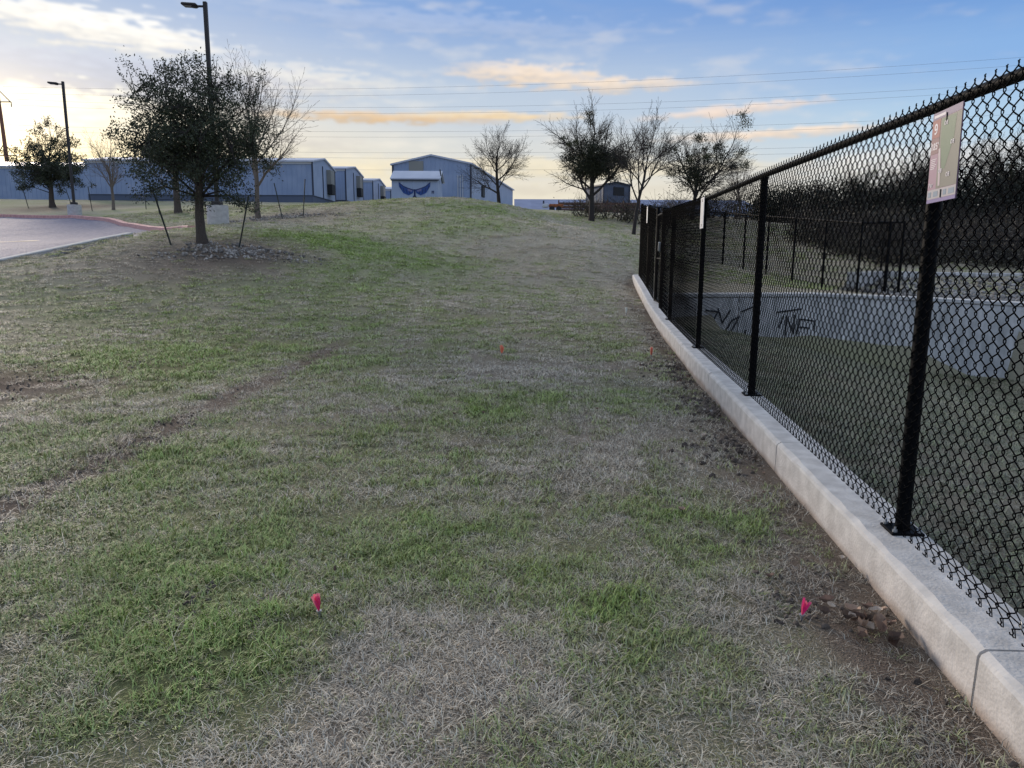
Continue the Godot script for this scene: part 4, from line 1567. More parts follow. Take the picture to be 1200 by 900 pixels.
# ---------------------------------------------------------------- lamps
func build_lamps() -> void:
	var o := thing("street_lamp", "tall dark bronze lamp post rising behind the large oak, on a round concrete footing", "street lamp", TF(Vector3(-10.11, hA(-10.11, -26.5), -26.5)), "car park lamps")
	var b := MB.new()
	b.rod(Vector3(0, -0.3, 0), Vector3(0, 0.62, 0), 0.36, 24, 0.355)
	b.rod(Vector3(0, 0.62, 0), Vector3(0, 0.64, 0), 0.355, 24, 0.33)
	part("footing", b, M.grey_concrete, o)
	b = MB.new()
	b.box(Transform3D(Basis(), Vector3(0, 0.71, 0)), Vector3(0.30, 0.13, 0.30), 0.02)
	part("base_cover", b, M.bronze, o)
	b = MB.new()
	b.box(Transform3D(Basis(), Vector3(0, 3.93, 0)), Vector3(0.125, 6.4, 0.125), 0.015)
	part("pole", b, M.bronze, o)
	b = MB.new()
	b.box(Transform3D(Basis(Vector3(0, 0, 1), -0.02), Vector3(-0.16, 6.99, 0)), Vector3(0.24, 0.06, 0.07), 0.012)
	part("arm", b, M.bronze, o)
	var hd := sub("lamp_head", o)
	b = MB.new()
	b.box(Transform3D(Basis(Vector3(0, 0, 1), -0.06), Vector3(-0.50, 7.03, 0)), Vector3(0.50, 0.085, 0.32), 0.03)
	b.box(Transform3D(Basis(Vector3(0, 0, 1), -0.06), Vector3(-0.36, 6.975, 0)), Vector3(0.16, 0.06, 0.2), 0.02)
	part("housing", b, M.bronze, hd)
	b = MB.new()
	b.box(Transform3D(Basis(Vector3(0, 0, 1), -0.06), Vector3(-0.55, 6.98, 0)), Vector3(0.3, 0.012, 0.24), 0.004)
	part("lens", b, M.grey_box, hd)
	copy_of(o, Transform3D(Basis(Vector3.UP, 0.1), Vector3(-24.35, hA(-24.35, -43.0) - 0.05, -43.0)), "smaller-looking dark lamp post beside the round oak at the far kerb")

# ---------------------------------------------------------------- trees
func limb(bt: MB, bw: MB, rng: RandomNumberGenerator, p: Vector3, d: Vector3, len: float, r: float, lvl: int, P: Dictionary, tips: Array) -> void:
	var last: bool = lvl >= P.levels
	var ns := 5 if lvl < 2 else (4 if lvl == 2 else 3)
	var pts := PackedVector3Array([p])
	var rad := PackedFloat32Array([r * (1.25 if lvl == 0 else 1.0)])
	var dirs: Array[Vector3] = [d]
	var q := p
	var dd := d
	var end_r: float = r * P.taper if not last else 0.0065
	for i in ns:
		var w: float = P.wob * (0.5 if lvl == 0 else 1.0)
		dd = (dd + Vector3(rng.randfn(), rng.randfn(), rng.randfn()) * w + Vector3.UP * P.up[mini(lvl, P.up.size() - 1)]).normalized()
		q = q + dd * len / ns
		pts.append(q)
		rad.append(lerpf(r, end_r, float(i + 1) / ns))
		dirs.append(dd)
	var b := bt if lvl <= 1 else bw
	b.tube(pts, rad, [9, 6, 5, 3, 3, 3][mini(lvl, 5)], false)
	if last:
		tips.append([q, dd])
		return
	var kids: int = P.kids[lvl]
	var az := rng.randf() * TAU
	for k in kids:
		var t: float = lerpf(P.start[lvl], 1.0, (k + rng.randf() * 0.8) / kids)
		t = minf(t, 1.0)
		var f := t * ns
		var i0 := mini(int(f), ns - 1)
		var pos := pts[i0].lerp(pts[i0 + 1], f - i0)
		var base_d := dirs[i0 + 1]
		az += 2.4 + rng.randf_range(-0.5, 0.5)
		var e1 := base_d.cross(Vector3.UP if absf(base_d.y) < 0.95 else Vector3.RIGHT).normalized()
		var e2 := base_d.cross(e1)
		var ang: float = P.ang[lvl] * rng.randf_range(0.7, 1.25)
		var nd := (base_d * cos(ang) + (e1 * cos(az) + e2 * sin(az)) * sin(ang)).normalized()
		var cl: float = len * P.ratio[lvl] * rng.randf_range(0.7, 1.15) * (1.15 - 0.45 * t)
		limb(bt, bw, rng, pos, nd, cl, lerpf(r, end_r, t) * P.rr * rng.randf_range(0.8, 1.05), lvl + 1, P, tips)
	# the leader carries on
	if lvl > 0:
		limb(bt, bw, rng, q, dd, len * P.ratio[lvl] * 0.9, end_r * 0.95, lvl + 1, P, tips)

func leaf(b: MB, p: Vector3, d: Vector3, len: float, wid: float, rng: RandomNumberGenerator) -> void:
	var s := d.cross(Vector3(rng.randfn(), rng.randfn(), rng.randfn())).normalized()
	var n := s.cross(d) * wid * 0.25
	var m := p + d * len * 0.5
	var t := p + d * len
	b.tri(p, m + s * wid * 0.5 + n, t, n + s * 0.001)
	b.tri(p, t, m - s * wid * 0.5 + n, n - s * 0.001)

func leaf_ball(b: MB, rng: RandomNumberGenerator, c: Vector3, r: float, count: int, len: float, c0: Color, c1: Color, flat := 0.8) -> void:
	for i in count:
		var o := Vector3(rng.randfn(), rng.randfn() * flat, rng.randfn()) * r * 0.5
		b.col = c0.lerp(c1, rng.randf())
		var d := (Vector3(rng.randfn(), rng.randfn(), rng.randfn()) + o.normalized() * 0.6 + Vector3.UP * 0.25).normalized()
		leaf(b, c + o, d, len * rng.randf_range(0.7, 1.3), len * 0.5, rng)
	b.col = Color(1, 1, 1)

func bare_tree(sd: int, P: Dictionary, bark: Material, called: String, label: String, t: Transform3D, group := "", mistletoe := 0, dense := 0) -> Node3D:
	var rng := RandomNumberGenerator.new()
	rng.seed = sd
	var o := thing(called, label, "tree", t, group)
	var bt := MB.new()
	var bw := MB.new()
	var tips := []
	limb(bt, bw, rng, Vector3(0, -0.3, 0), Vector3(P.lean, 1, rng.randf_range(-0.05, 0.05)).normalized(), P.trunk, P.r, 0, P, tips)
	part("trunk", bt, bark, o)
	part("branches", bw, bark, o, true)
	if mistletoe > 0 or dense > 0:
		var bl := MB.new()
		for k in mistletoe:
			var q: Array = tips[rng.randi() % tips.size()]
			var qp: Vector3 = q[0]
			leaf_ball(bl, rng, qp - q[1] * 0.25, rng.randf_range(0.16, 0.34), 150, 0.085, Color(0.035, 0.042, 0.018), Color(0.085, 0.095, 0.035))
		for k in dense:
			var q: Array = tips[rng.randi() % tips.size()]
			var qp: Vector3 = q[0]
			var pull := rng.randf_range(0.25, 0.85)
			var cc := Vector3(qp.x * pull * 0.95, lerpf(P.trunk * 0.6, qp.y, pull * 0.8), qp.z * pull * 0.95)
			leaf_ball(bl, rng, cc, rng.randf_range(0.25, 0.6), 130, 0.10, Color(0.020, 0.024, 0.014), Color(0.055, 0.062, 0.03))
		part("foliage", bl, M.leaf, o, true)
	return o

func oak(sd: int, called: String, label: String, t: Transform3D, hgt: float, clear: float, halfw: float, tr: float, clumps: int, per: int, leaf_len: float, sparse_tops: int, droop: Array) -> Node3D:
	var rng := RandomNumberGenerator.new()
	rng.seed = sd
	var o := thing(called, label, "tree", t)
	var bt := MB.new()
	var bw := MB.new()
	var bl := MB.new()
	var top := Vector3(0.1, clear + (hgt - clear) * 0.55, 0)
	bt.tube(P3([Vector3(0, -0.3, 0), Vector3(0.0, 0.0, 0), Vector3(-0.02, 0.25, 0), Vector3(-0.03, clear * 0.7, 0.0), Vector3(0.0, clear * 1.15, 0.02), top]), PackedFloat32Array([tr * 1.55, tr * 1.4, tr * 1.08, tr * 0.95, tr * 0.85, tr * 0.3]), 11, false)
	var nz := FastNoiseLite.new()
	nz.seed = sd
	nz.frequency = 0.9
	var mid := clear + (hgt - clear) * 0.44
	var hh := (hgt - clear) * 0.56
	var hl := mid - clear - 0.12
	var c0 := Color(0.022, 0.030, 0.016)
	var c1 := Color(0.066, 0.082, 0.042)
	var ends: Array[Vector3] = []
	for k in 26:
		var a := TAU * k * 0.618
		var e := rng.randf_range(-0.45, 0.95)
		var dir := Vector3(cos(a) * sqrt(maxf(0.0, 1.0 - e * e)), e, sin(a) * sqrt(maxf(0.0, 1.0 - e * e)))
		var tip := Vector3(0, mid, 0) + Vector3(dir.x * halfw, dir.y * (hh if e > 0.0 else hl), dir.z * halfw) * rng.randf_range(0.6, 0.9)
		var st := Vector3(0, clampf(tip.y - 0.6 - rng.randf() * 0.8, clear * 0.9, top.y), 0)
		var m := st.lerp(tip, 0.5) + Vector3(rng.randfn() * 0.1, 0.15 * (1.0 if tip.y < mid else -0.3), rng.randfn() * 0.1)
		var rr := tr * rng.randf_range(0.18, 0.34)
		(bt if k < 9 else bw).tube(P3([st, m, tip]), PackedFloat32Array([rr, rr * 0.6, rr * 0.2]), 5, false)
		ends.append(m)
		ends.append(tip)
	for k in clumps:
		var a := rng.randf() * TAU
		var e := rng.randf_range(-1.0, 1.0)
		var rad := pow(rng.randf(), 0.36)
		var dir := Vector3(cos(a) * sqrt(1.0 - e * e), e, sin(a) * sqrt(1.0 - e * e))
		var lump := 0.86 + nz.get_noise_3d(dir.x * 2.0, dir.y * 2.0, dir.z * 2.0) * 0.85 + maxf(0.0, e) * 0.10
		var low := 1.0
		var c := Vector3(0, mid, 0) + Vector3(dir.x * halfw * low, dir.y * (hh if e > 0.0 else hl), dir.z * halfw * low) * rad * lump
		# a twig out to it from the nearest limb
		var best := ends[0]
		for q in ends:
			if q.distance_squared_to(c) < best.distance_squared_to(c):
				best = q
		bw.tube(P3([best, best.lerp(c, 0.6) + Vector3(0, 0.04, 0), c]), PackedFloat32Array([0.016, 0.010, 0.003]), 3, false)
		var out := (c - Vector3(0, mid, 0)).normalized()
		var tint := rng.randf_range(0.75, 1.25)
		leaf_ball(bl, rng, c, rng.randf_range(0.17, 0.30), per, leaf_len, c0 * tint, c1 * tint, 0.9)
		# leafy shoots breaking the outline
		if rad > 0.86 and rng.randf() < 0.55:
			var sl := rng.randf_range(0.2, 0.5)
			var sd2 := (out + Vector3(rng.randfn(), absf(rng.randfn()) + 0.35, rng.randfn()) * 0.4).normalized()
			bw.tube(P3([c, c + sd2 * sl]), PackedFloat32Array([0.005, 0.002]), 3, false)
			for j in 14:
				bl.col = c0.lerp(c1, rng.randf())
				leaf(bl, c + sd2 * sl * (j / 14.0), (sd2 + Vector3(rng.randfn(), rng.randfn(), rng.randfn()) * 0.9).normalized(), leaf_len, leaf_len * 0.45, rng)
	for k in sparse_tops:
		var a := rng.randf() * TAU
		var p := Vector3(cos(a) * halfw * rng.randf_range(0.1, 0.8), 0, sin(a) * halfw * rng.randf_range(0.1, 0.6))
		var f := clampf(p.length() / halfw, 0, 1)
		p.y = mid + hh * sqrt(1.0 - f * f) * 0.72
		var d := (Vector3(p.x * 0.35, 1.0, p.z * 0.35) + Vector3(rng.randfn(), 0, rng.randfn()) * 0.2).normalized()
		var l := rng.randf_range(0.35, 0.85)
		bw.tube(P3([p, p + d * l * 0.5 + Vector3(rng.randfn(), 0, rng.randfn()) * 0.03, p + d * l]), PackedFloat32Array([0.010, 0.006, 0.002]), 3, false)
		for j in 26:
			bl.col = c0.lerp(c1, rng.randf())
			leaf(bl, p + d * l * (j / 26.0), (d + Vector3(rng.randfn(), rng.randfn(), rng.randfn()) * 1.1).normalized(), leaf_len * 0.9, leaf_len * 0.4, rng)
	for q in droop:
		var tip: Vector3 = q
		var st := Vector3(0, clear * 1.2, 0)
		var m := st.lerp(tip, 0.55) + Vector3(0, 0.25, 0)
		bw.tube(P3([st, m, tip]), PackedFloat32Array([0.03, 0.018, 0.004]), 4, false)
		for j in 9:
			var f := 0.45 + 0.55 * j / 8.0
			var pp := m.lerp(tip, (f - 0.45) / 0.55)
			leaf_ball(bl, rng, pp + Vector3(rng.randfn(), rng.randfn(), rng.randfn()) * 0.06, 0.16, 34, leaf_len, c0, c1)
	bl.col = Color(1, 1, 1)
	part("trunk", bt, M.bark, o)
	part("branches", bw, M.dark_bark, o, true)
	part("crown", bl, M.leaf, o, true)
	return o

func gp(x: float, z: float, dy := 0.0) -> Vector3:
	return Vector3(x, ground_at(x, z) + dy, z)

func build_trees() -> void:
	oak(71, "live_oak", "large dark live oak with stakes in front of the tall lamp post", TF(gp(-8.08, -20.0)), 4.5, 0.98, 1.9, 0.118, 500, 70, 0.066, 34, [Vector3(1.55, 0.75, 0.3), Vector3(1.25, 0.95, 0.5), Vector3(-1.5, 1.15, 0.3), Vector3(1.9, 2.4, 0.0), Vector3(-2.2, 2.7, 0.1)])
	oak(83, "live_oak", "round dark oak beside the second lamp post at the far left", TF(gp(-30.9, -52.0)), 4.95, 0.75, 2.35, 0.17, 340, 60, 0.11, 10, [Vector3(-2.1, 1.2, 0.2)])
	oak(97, "live_oak", "smaller oak half hidden behind the large oak's trunk", TF(gp(-16.0, -37.0)), 4.2, 1.5, 1.7, 0.15, 130, 55, 0.10, 5, [])
	var bp := {"levels": 4, "kids": [9, 6, 5, 4], "start": [0.35, 0.2, 0.15, 0.15], "ang": [0.55, 0.6, 0.6, 0.6], "ratio": [0.62, 0.58, 0.6, 0.6], "up": [0.0, 0.07, 0.05, 0.03], "wob": 0.09, "taper": 0.45, "rr": 0.62, "trunk": 3.9, "r": 0.11, "lean": -0.06}
	bare_tree(12, bp, M.pale_bark, "bare_tree", "pale leafless tree just right of the large oak, in a rock bed", TF(gp(-10.2, -31.0)))
	var b3 := bp.duplicate(true)
	b3.trunk = 2.9
	b3.r = 0.10
	b3.kids = [8, 5, 4, 3]
	bare_tree(27, b3, M.pale_bark, "bare_tree", "small pale leafless tree between the two oaks", TF(gp(-23.74, -46.0)))
	var c := {"levels": 4, "kids": [10, 7, 6, 5], "start": [0.3, 0.2, 0.15, 0.1], "ang": [0.9, 0.65, 0.6, 0.6], "ratio": [0.62, 0.6, 0.6, 0.58], "up": [0.0, 0.06, 0.04, 0.03], "wob": 0.10, "taper": 0.45, "rr": 0.55, "trunk": 2.9, "r": 0.11, "lean": 0.02}
	bare_tree(33, c, M.dark_bark, "bare_tree", "round-headed leafless tree on the crest beside the big hall", TF(gp(-0.73, -41.0)))
	var a := {"levels": 4, "kids": [10, 7, 6, 5], "start": [0.34, 0.25, 0.15, 0.1], "ang": [0.75, 0.65, 0.6, 0.6], "ratio": [0.66, 0.6, 0.6, 0.58], "up": [0.0, 0.05, 0.03, 0.02], "wob": 0.11, "taper": 0.5, "rr": 0.6, "trunk": 3.9, "r": 0.16, "lean": 0.02}
	bare_tree(44, a, M.dark_bark, "tree", "half-evergreen dark tree with a matted crown, left of the fence end", TF(gp(4.17, -41.0)), "", 14, 110)
	var bb := a.duplicate(true)
	bb.trunk = 3.2
	bb.r = 0.085
	bb.kids = [8, 6, 6, 5]
	bb.start = [0.5, 0.25, 0.15, 0.1]
	bb.ang = [0.5, 0.5, 0.55, 0.55]
	bb.ratio = [0.62, 0.6, 0.6, 0.58]
	bare_tree(58, bb, M.dark_bark, "bare_tree", "slim leafless tree standing just left of the fence's end post", TF(gp(5.0, -32.0)))
	var cc := a.duplicate(true)
	cc.trunk = 2.4
	cc.r = 0.11
	cc.kids = [8, 7, 6, 5]
	cc.ang = [0.8, 0.7, 0.6, 0.6]
	cc.ratio = [1.0, 0.62, 0.62, 0.6]
	bare_tree(62, cc, M.dark_bark, "bare_tree", "spreading leafless tree with mistletoe clumps behind the end of the fence", TF(gp(10.4, -45.0), 0.0, 1.22), "", 20, 24)
	bare_tree(75, b3, M.pale_bark, "bare_tree", "faint leafless tree far off above the fence rail", TF(gp(17.6, -60.0), 0.0, 1.05))

# ---------------------------------------------------------------- stakes and rock beds
func build_stakes_and_rocks() -> void:
	var k := 0
	for q in [[-8.72, -19.6, -9.06, 1.36, "leaning dark metal stake on the left of the large oak"], [-6.95, -19.5, -6.62, 1.30, "leaning dark metal stake on the right of the large oak"], [-8.25, -20.6, -8.3, 1.5, "upright dark stake close behind the large oak's trunk"],
			[-9.0, -30.2, -9.25, 1.35, "dark stake left of the pale bare tree in the rock bed"], [-8.3, -30.6, -8.15, 1.45, "dark stake right of the pale bare tree in the rock bed"],
			[-17.0, -37.2, -17.1, 1.5, "dark stake left of the half-hidden smaller oak"], [-14.6, -36.6, -14.9, 1.4, "dark stake right of the half-hidden smaller oak"],
			[-25.0, -46.0, -25.1, 1.4, "dark stake left of the small bare tree"], [-21.6, -45.6, -21.6, 1.7, "tall dark stake right of the small bare tree"],
			[-31.9, -51.0, -32.1, 1.2, "dark stake left of the far round oak"], [-29.0, -51.0, -29.3, 1.2, "dark stake right of the far round oak"]]:
		var p := gp(q[0], q[1])
		var o := thing("tree_stake", q[4], "stake", TF(p), "metal stakes round the young trees")
		var b := MB.new()
		var top := Vector3(q[2] - q[0], q[3], 0.05)
		b.rod(top * -0.15, top, 0.021, 6)
		b.rod(top * 0.15 + Vector3(0, 0, 0.03), top * 0.98 + Vector3(0, 0, 0.03), 0.010, 4)
		part("shaft", b, M.post_green, o)
		if k < 2:
			var tie := MB.new()
			var tr := Vector3(-8.08 - q[0], 1.05, -20.0 - q[1])
			tie.tube(P3([top * 0.82, top.lerp(tr, 0.5) + Vector3(0, -0.05, 0), tr]), PackedFloat32Array([0.006, 0.006, 0.006]), 4)
			part("tie", tie, M.dark, o)
		k += 1
	var rng := RandomNumberGenerator.new()
	rng.seed = 52
	for bed in [[-6.95, -18.95, 1.9, 1.0, 560, "pale stones spread round the foot of the large oak"], [-9.2, -30.9, 2.4, 1.1, 620, "pale stones round the pale bare tree and lamp footing"]]:
		var tf: Array[Transform3D] = []
		var cols: Array[Color] = []
		for i in bed[4]:
			var a := rng.randf() * TAU
			var r := pow(rng.randf(), 0.8) * (1.0 + 0.35 * sin(a * 3.0 + 1.0))
			var x: float = bed[0] + cos(a) * r * bed[2]
			var z: float = bed[1] + sin(a) * r * bed[3]
			var s := rng.randf_range(0.022, 0.07) * (1.25 if bed[4] < 700 else 1.0)
			tf.append(rock_tf(rng, gp(x, z, s * 0.2), s))
			var l := 0.12 + 0.42 * pow(rng.randf(), 1.6)
			cols.append(Color(l, l * 0.92, l * 0.83))
		scatter("stone_bed", rock_mesh(8), M.rock, tf, cols, bed[5], "stones")

# ---------------------------------------------------------------- power line
func build_power_line() -> void:
	var base := Vector3(-84.0, 7.0, -130.0)
	var o := thing("utility_pole", "tall rust-brown transmission pole at the left edge above the long building", "utility pole", TF(base))
	var b := MB.new()
	b.rod(Vector3(0.2, -1, 0), Vector3(-0.45, 20.6, 0), 0.42, 12, 0.22)
	part("pole", b, mat(Color(0.50, 0.34, 0.28), 0.7), o)
	var hs := [[19.4, 1.5], [16.3, 0.0], [12.2, 2.0], [8.8, 0.0]]
	for y in [18.2, 9.7]:
		for sg in [1.0, -1.0]:
			b = MB.new()
			b.rod(Vector3(-0.1, y, 0), Vector3(sg * 1.7 - 0.1, y, 0), 0.09, 6)
			b.rod(Vector3(-0.3, y + 1.9, 0), Vector3(sg * 1.6 - 0.1, y, 0), 0.07, 6)
			b.rod(Vector3(sg * 1.7 - 0.1, y, 0), Vector3(sg * 1.7 - 0.1, y - 0.8, 0), 0.07, 6)
			part("cross_arm", b, M.dark, o)
	var rows := [[27.6, 30.0, 3.1], [26.6, 29.0, 3.1], [25.7, 26.8, 3.6], [24.8, 26.0, 3.6], [21.6, 22.0, 2.7], [20.8, 21.2, 2.7], [18.4, 18.3, 2.4], [17.6, 17.5, 2.4], [15.5, 15.4, 2.0]]
	var names := ["highest", "second highest", "third highest", "fourth highest", "fifth highest", "sixth highest", "seventh highest", "eighth highest", "lowest"]
	for i in rows.size():
		var p := PackedVector3Array()
		var rr := PackedFloat32Array()
		var a := Vector3(-83.5 if i < 4 else -83.2, rows[i][0], -130.0)
		var e := Vector3(112.0, rows[i][1], -100.0)
		for k in 49:
			var t := k / 48.0
			var q := a.lerp(e, t)
			q.y -= rows[i][2] * 4.0 * t * (1.0 - t)
			p.append(q)
			rr.append(0.012)
		b = MB.new()
		b.tube(p, rr, 4)
		var c := part("power_cable", b, M.cable)
		tag(c, "thin %s power cable strung across the sky" % names[i], "cable", "power cables across the sky")

# ---------------------------------------------------------------- thicket and bits in the distance
func brush(called: String, label: String, sd: int, boxes: Array, per: float, leaf_len: float, c0: Color, c1: Color) -> void:
	var rng := RandomNumberGenerator.new()
	rng.seed = sd
	var o := thing(called, label, "brush")
	var bl := MB.new()
	var bw := MB.new()
	for q in boxes:   # x0, z0, x1, z1, height0, height1, count, depth
		for k in q[6]:
			var t := rng.randf()
			var x: float = lerpf(q[0], q[2], t)
			var z: float = lerpf(q[1], q[3], t) - rng.randf() * q[7]
			var top: float = lerpf(q[4], q[5], t) * rng.randf_range(0.55, 1.1)
			var g := gp(x, z, -0.1)
			var tip := g + Vector3(rng.randfn() * 0.4, top, rng.randfn() * 0.4)
			var m := g.lerp(tip, 0.5) + Vector3(rng.randfn(), 0, rng.randfn()) * 0.2
			bw.tube(P3([g, m, tip]), PackedFloat32Array([0.035, 0.022, 0.005]), 3, false)
			for j in 7:
				var s := g.lerp(tip, rng.randf_range(0.25, 1.0))
				var e := s + Vector3(rng.randfn() * 0.5, rng.randf_range(0.1, 0.9), rng.randfn() * 0.5)
				bw.tube(P3([s, e]), PackedFloat32Array([0.012, 0.003]), 3, false)
			var tint := rng.randf_range(0.6, 1.2)
			for j in int(per):
				var s := g.lerp(tip, rng.randf_range(0.08, 0.95))
				leaf_ball(bl, rng, s + Vector3(rng.randfn() * 0.3, 0, rng.randfn() * 0.3), rng.randf_range(0.3, 0.7), 26, leaf_len, c0 * tint, c1 * tint)
	part("stems", bw, M.dark_bark, o, true)
	part("leaves", bl, M.leaf, o, true)
	o.set_meta("kind", "stuff")

func build_background() -> void:
	var d0 := Color(0.022, 0.026, 0.018)
	var d1 := Color(0.06, 0.062, 0.040)
	brush("thicket", "dark tangled thicket beyond the basin on the right", 5, [[18.5, -46, 25, -45, 2.6, 3.6, 110, 5.0], [24, -45, 33, -43, 3.4, 4.6, 150, 6.0], [32, -43, 44, -37, 4.2, 5.0, 110, 6.0]], 7.0, 0.17, d0, d1)
	brush("evergreen_clump", "low dark evergreen clump above the far fence", 6, [[16.2, -51, 20.2, -50, 2.3, 2.9, 46, 3.0]], 9.0, 0.16, d0, Color(0.04, 0.05, 0.026))
	brush("undergrowth", "dark brown undergrowth on the bank between the back wall and the thicket", 8, [[12.5, -26.2, 24.0, -24.6, 0.6, 0.8, 260, 4.0], [13.0, -30.0, 24.0, -28.5, 0.8, 1.1, 330, 8.0], [24.0, -28.5, 36.0, -24.0, 1.0, 1.3, 300, 9.0], [16.0, -41.0, 38.0, -35.0, 1.2, 1.7, 330, 8.0]], 3.0, 0.13, Color(0.04, 0.037, 0.026), Color(0.095, 0.083, 0.058))
	brush("scrub", "dry twiggy scrub under the trees left of the fence end", 7, [[3.4, -44, 8.5, -40, 0.9, 1.2, 70, 2.5], [8.0, -42, 15.5, -50, 1.1, 1.8, 70, 3.0]], 1.2, 0.10, Color(0.08, 0.075, 0.04), Color(0.16, 0.15, 0.09))
	var P := {"levels": 4, "kids": [8, 6, 5, 4], "start": [0.3, 0.2, 0.15, 0.1], "ang": [0.7, 0.65, 0.6, 0.6], "ratio": [0.72, 0.6, 0.6, 0.55], "up": [0.0, 0.05, 0.03, 0.02], "wob": 0.11, "taper": 0.5, "rr": 0.6, "trunk": 3.2, "r": 0.13, "lean": 0.0}
	var grp := "bare trees rising from the thicket"
	var t0 := bare_tree(101, P, M.dark_bark, "bare_tree", "leafless tree in the thicket just left of the numbered sign", TF(gp(24.5, -46.5)), grp, 3, 6)
	var t1 := bare_tree(113, P, M.dark_bark, "bare_tree", "leafless tree in the thicket right of the numbered sign", TF(gp(29.5, -46.0), 0.4, 1.15), grp, 3, 10)
	copy_of(t0, TF(gp(26.8, -47.5), 1.2, 1.0), "leafless tree in the thicket partly hidden behind the numbered sign")
	copy_of(t0, TF(gp(31.5, -45.5), 2.2, 1.25), "leafless tree at the right edge of the thicket, tallest of its row")
	copy_of(t1, TF(gp(22.0, -48.5), 0.8, 0.8), "leftmost and smallest leafless tree of the thicket, above the far gate corner")
	# brown board fence behind the half-evergreen tree
	var f := thing("board_fence", "dark brown horizontal board fence below the long pale building", "fence")
	var a := Vector3(5.2, 5.0, -88.0)
	var e := Vector3(14.4, 5.0, -88.0)
	for i in 5:
		var b := MB.new()
		b.box(Transform3D(Basis(), Vector3((a.x + e.x) / 2, 5.35 + i * 0.36, -88.0)), Vector3(e.x - a.x, 0.33, 0.05), 0.01)
		part("board", b, M.wood, f)
	for i in 6:
		var b := MB.new()
		b.box(Transform3D(Basis(), Vector3(lerpf(a.x, e.x, i / 5.0), 5.7, -88.08)), Vector3(0.14, 3.0, 0.1), 0.01)
		part("post", b, M.wood, f)
	# orange and white equipment by the board fence
	var v := thing("utility_trailer", "low orange trailer with a pale front beside the brown board fence", "trailer", TF(Vector3(4.1, 0, -80.0)))
	var y := 5.55
	var bb := MB.new()
	bb.box(Transform3D(Basis(), Vector3(0.35, y + 0.55, 0)), Vector3(1.45, 0.30, 1.2), 0.04)
	part("deck", bb, mat(Color(0.62, 0.36, 0.18), 0.6), v)
	for i in 4:
		bb = MB.new()
		bb.box(Transform3D(Basis(), Vector3(-0.25 + i * 0.4, y + 0.55, 0.62)), Vector3(0.05, 0.34, 0.05), 0.01)
		part("stanchion", bb, mat(Color(0.55, 0.28, 0.14), 0.6), v)
	bb = MB.new()
	bb.box(Transform3D(Basis(), Vector3(-0.75, y + 0.55, 0)), Vector3(0.6, 0.36, 1.1), 0.06)
	part("front_box", bb, M.trim, v)
	bb = MB.new()
	bb.rod(Vector3(-0.95, y + 0.6, 0.3), Vector3(-0.95, y + 1.05, 0.3), 0.08, 8)
	part("jack", bb, M.dark_trim, v)
	for x in [-0.1, 0.6]:
		bb = MB.new()
		bb.rod(Vector3(x, y + 0.2, 0.5), Vector3(x, y + 0.2, 0.75), 0.28, 14)
		part("wheel", bb, M.dark, v)

# ---------------------------------------------------------------- grass
func tuft(sd: int, blades: int, radius: float, len: float, wid: float, lie: float) -> ArrayMesh:
	var rng := RandomNumberGenerator.new()
	rng.seed = sd
	var b := MB.new()
	for i in blades:
		var a := rng.randf() * TAU
		var r := sqrt(rng.randf()) * radius
		var p := Vector3(cos(a) * r, -0.004, sin(a) * r)
		var az := rng.randf() * TAU
		var side := Vector3(-sin(az), 0, cos(az))
		var l := len * rng.randf_range(0.5, 1.25)
		var lean: float = clampf(lie + rng.randfn() * 0.22, 0.05, 1.0)
		var f := Vector3(cos(az), 0, sin(az))
		var m := p + (Vector3.UP * (1.0 - lean * 0.6) + f * lean * 0.6).normalized() * l * 0.55
		var t := m + (Vector3.UP * (0.85 - lean * 0.85) + f * (0.35 + lean * 0.7) + side * rng.randfn() * 0.25).normalized() * l * 0.5
		t.y = maxf(t.y, 0.004)
		var w := wid * rng.randf_range(0.6, 1.2) * 0.5
		var tone := (0.28 + 1.75 * pow(rng.randf(), 1.5))
		var warm := rng.randf_range(-0.12, 0.12)
		b.col = Color(tone * (1.0 + warm), tone, tone * (1.0 - warm))
		var q := [p - side * w, p + side * w, m + side * w * 0.8, m - side * w * 0.8, t]
		for e in [[0, 1, 2], [0, 2, 3], [3, 2, 4]]:
			b.tri(q[e[0]], q[e[1]], q[e[2]], Vector3.UP)
		var j := b.n.size()
		for e in range(j - 9, j):
			b.n[e] = (b.n[e] + Vector3.UP * 0.8).normalized()
	return b.mesh()

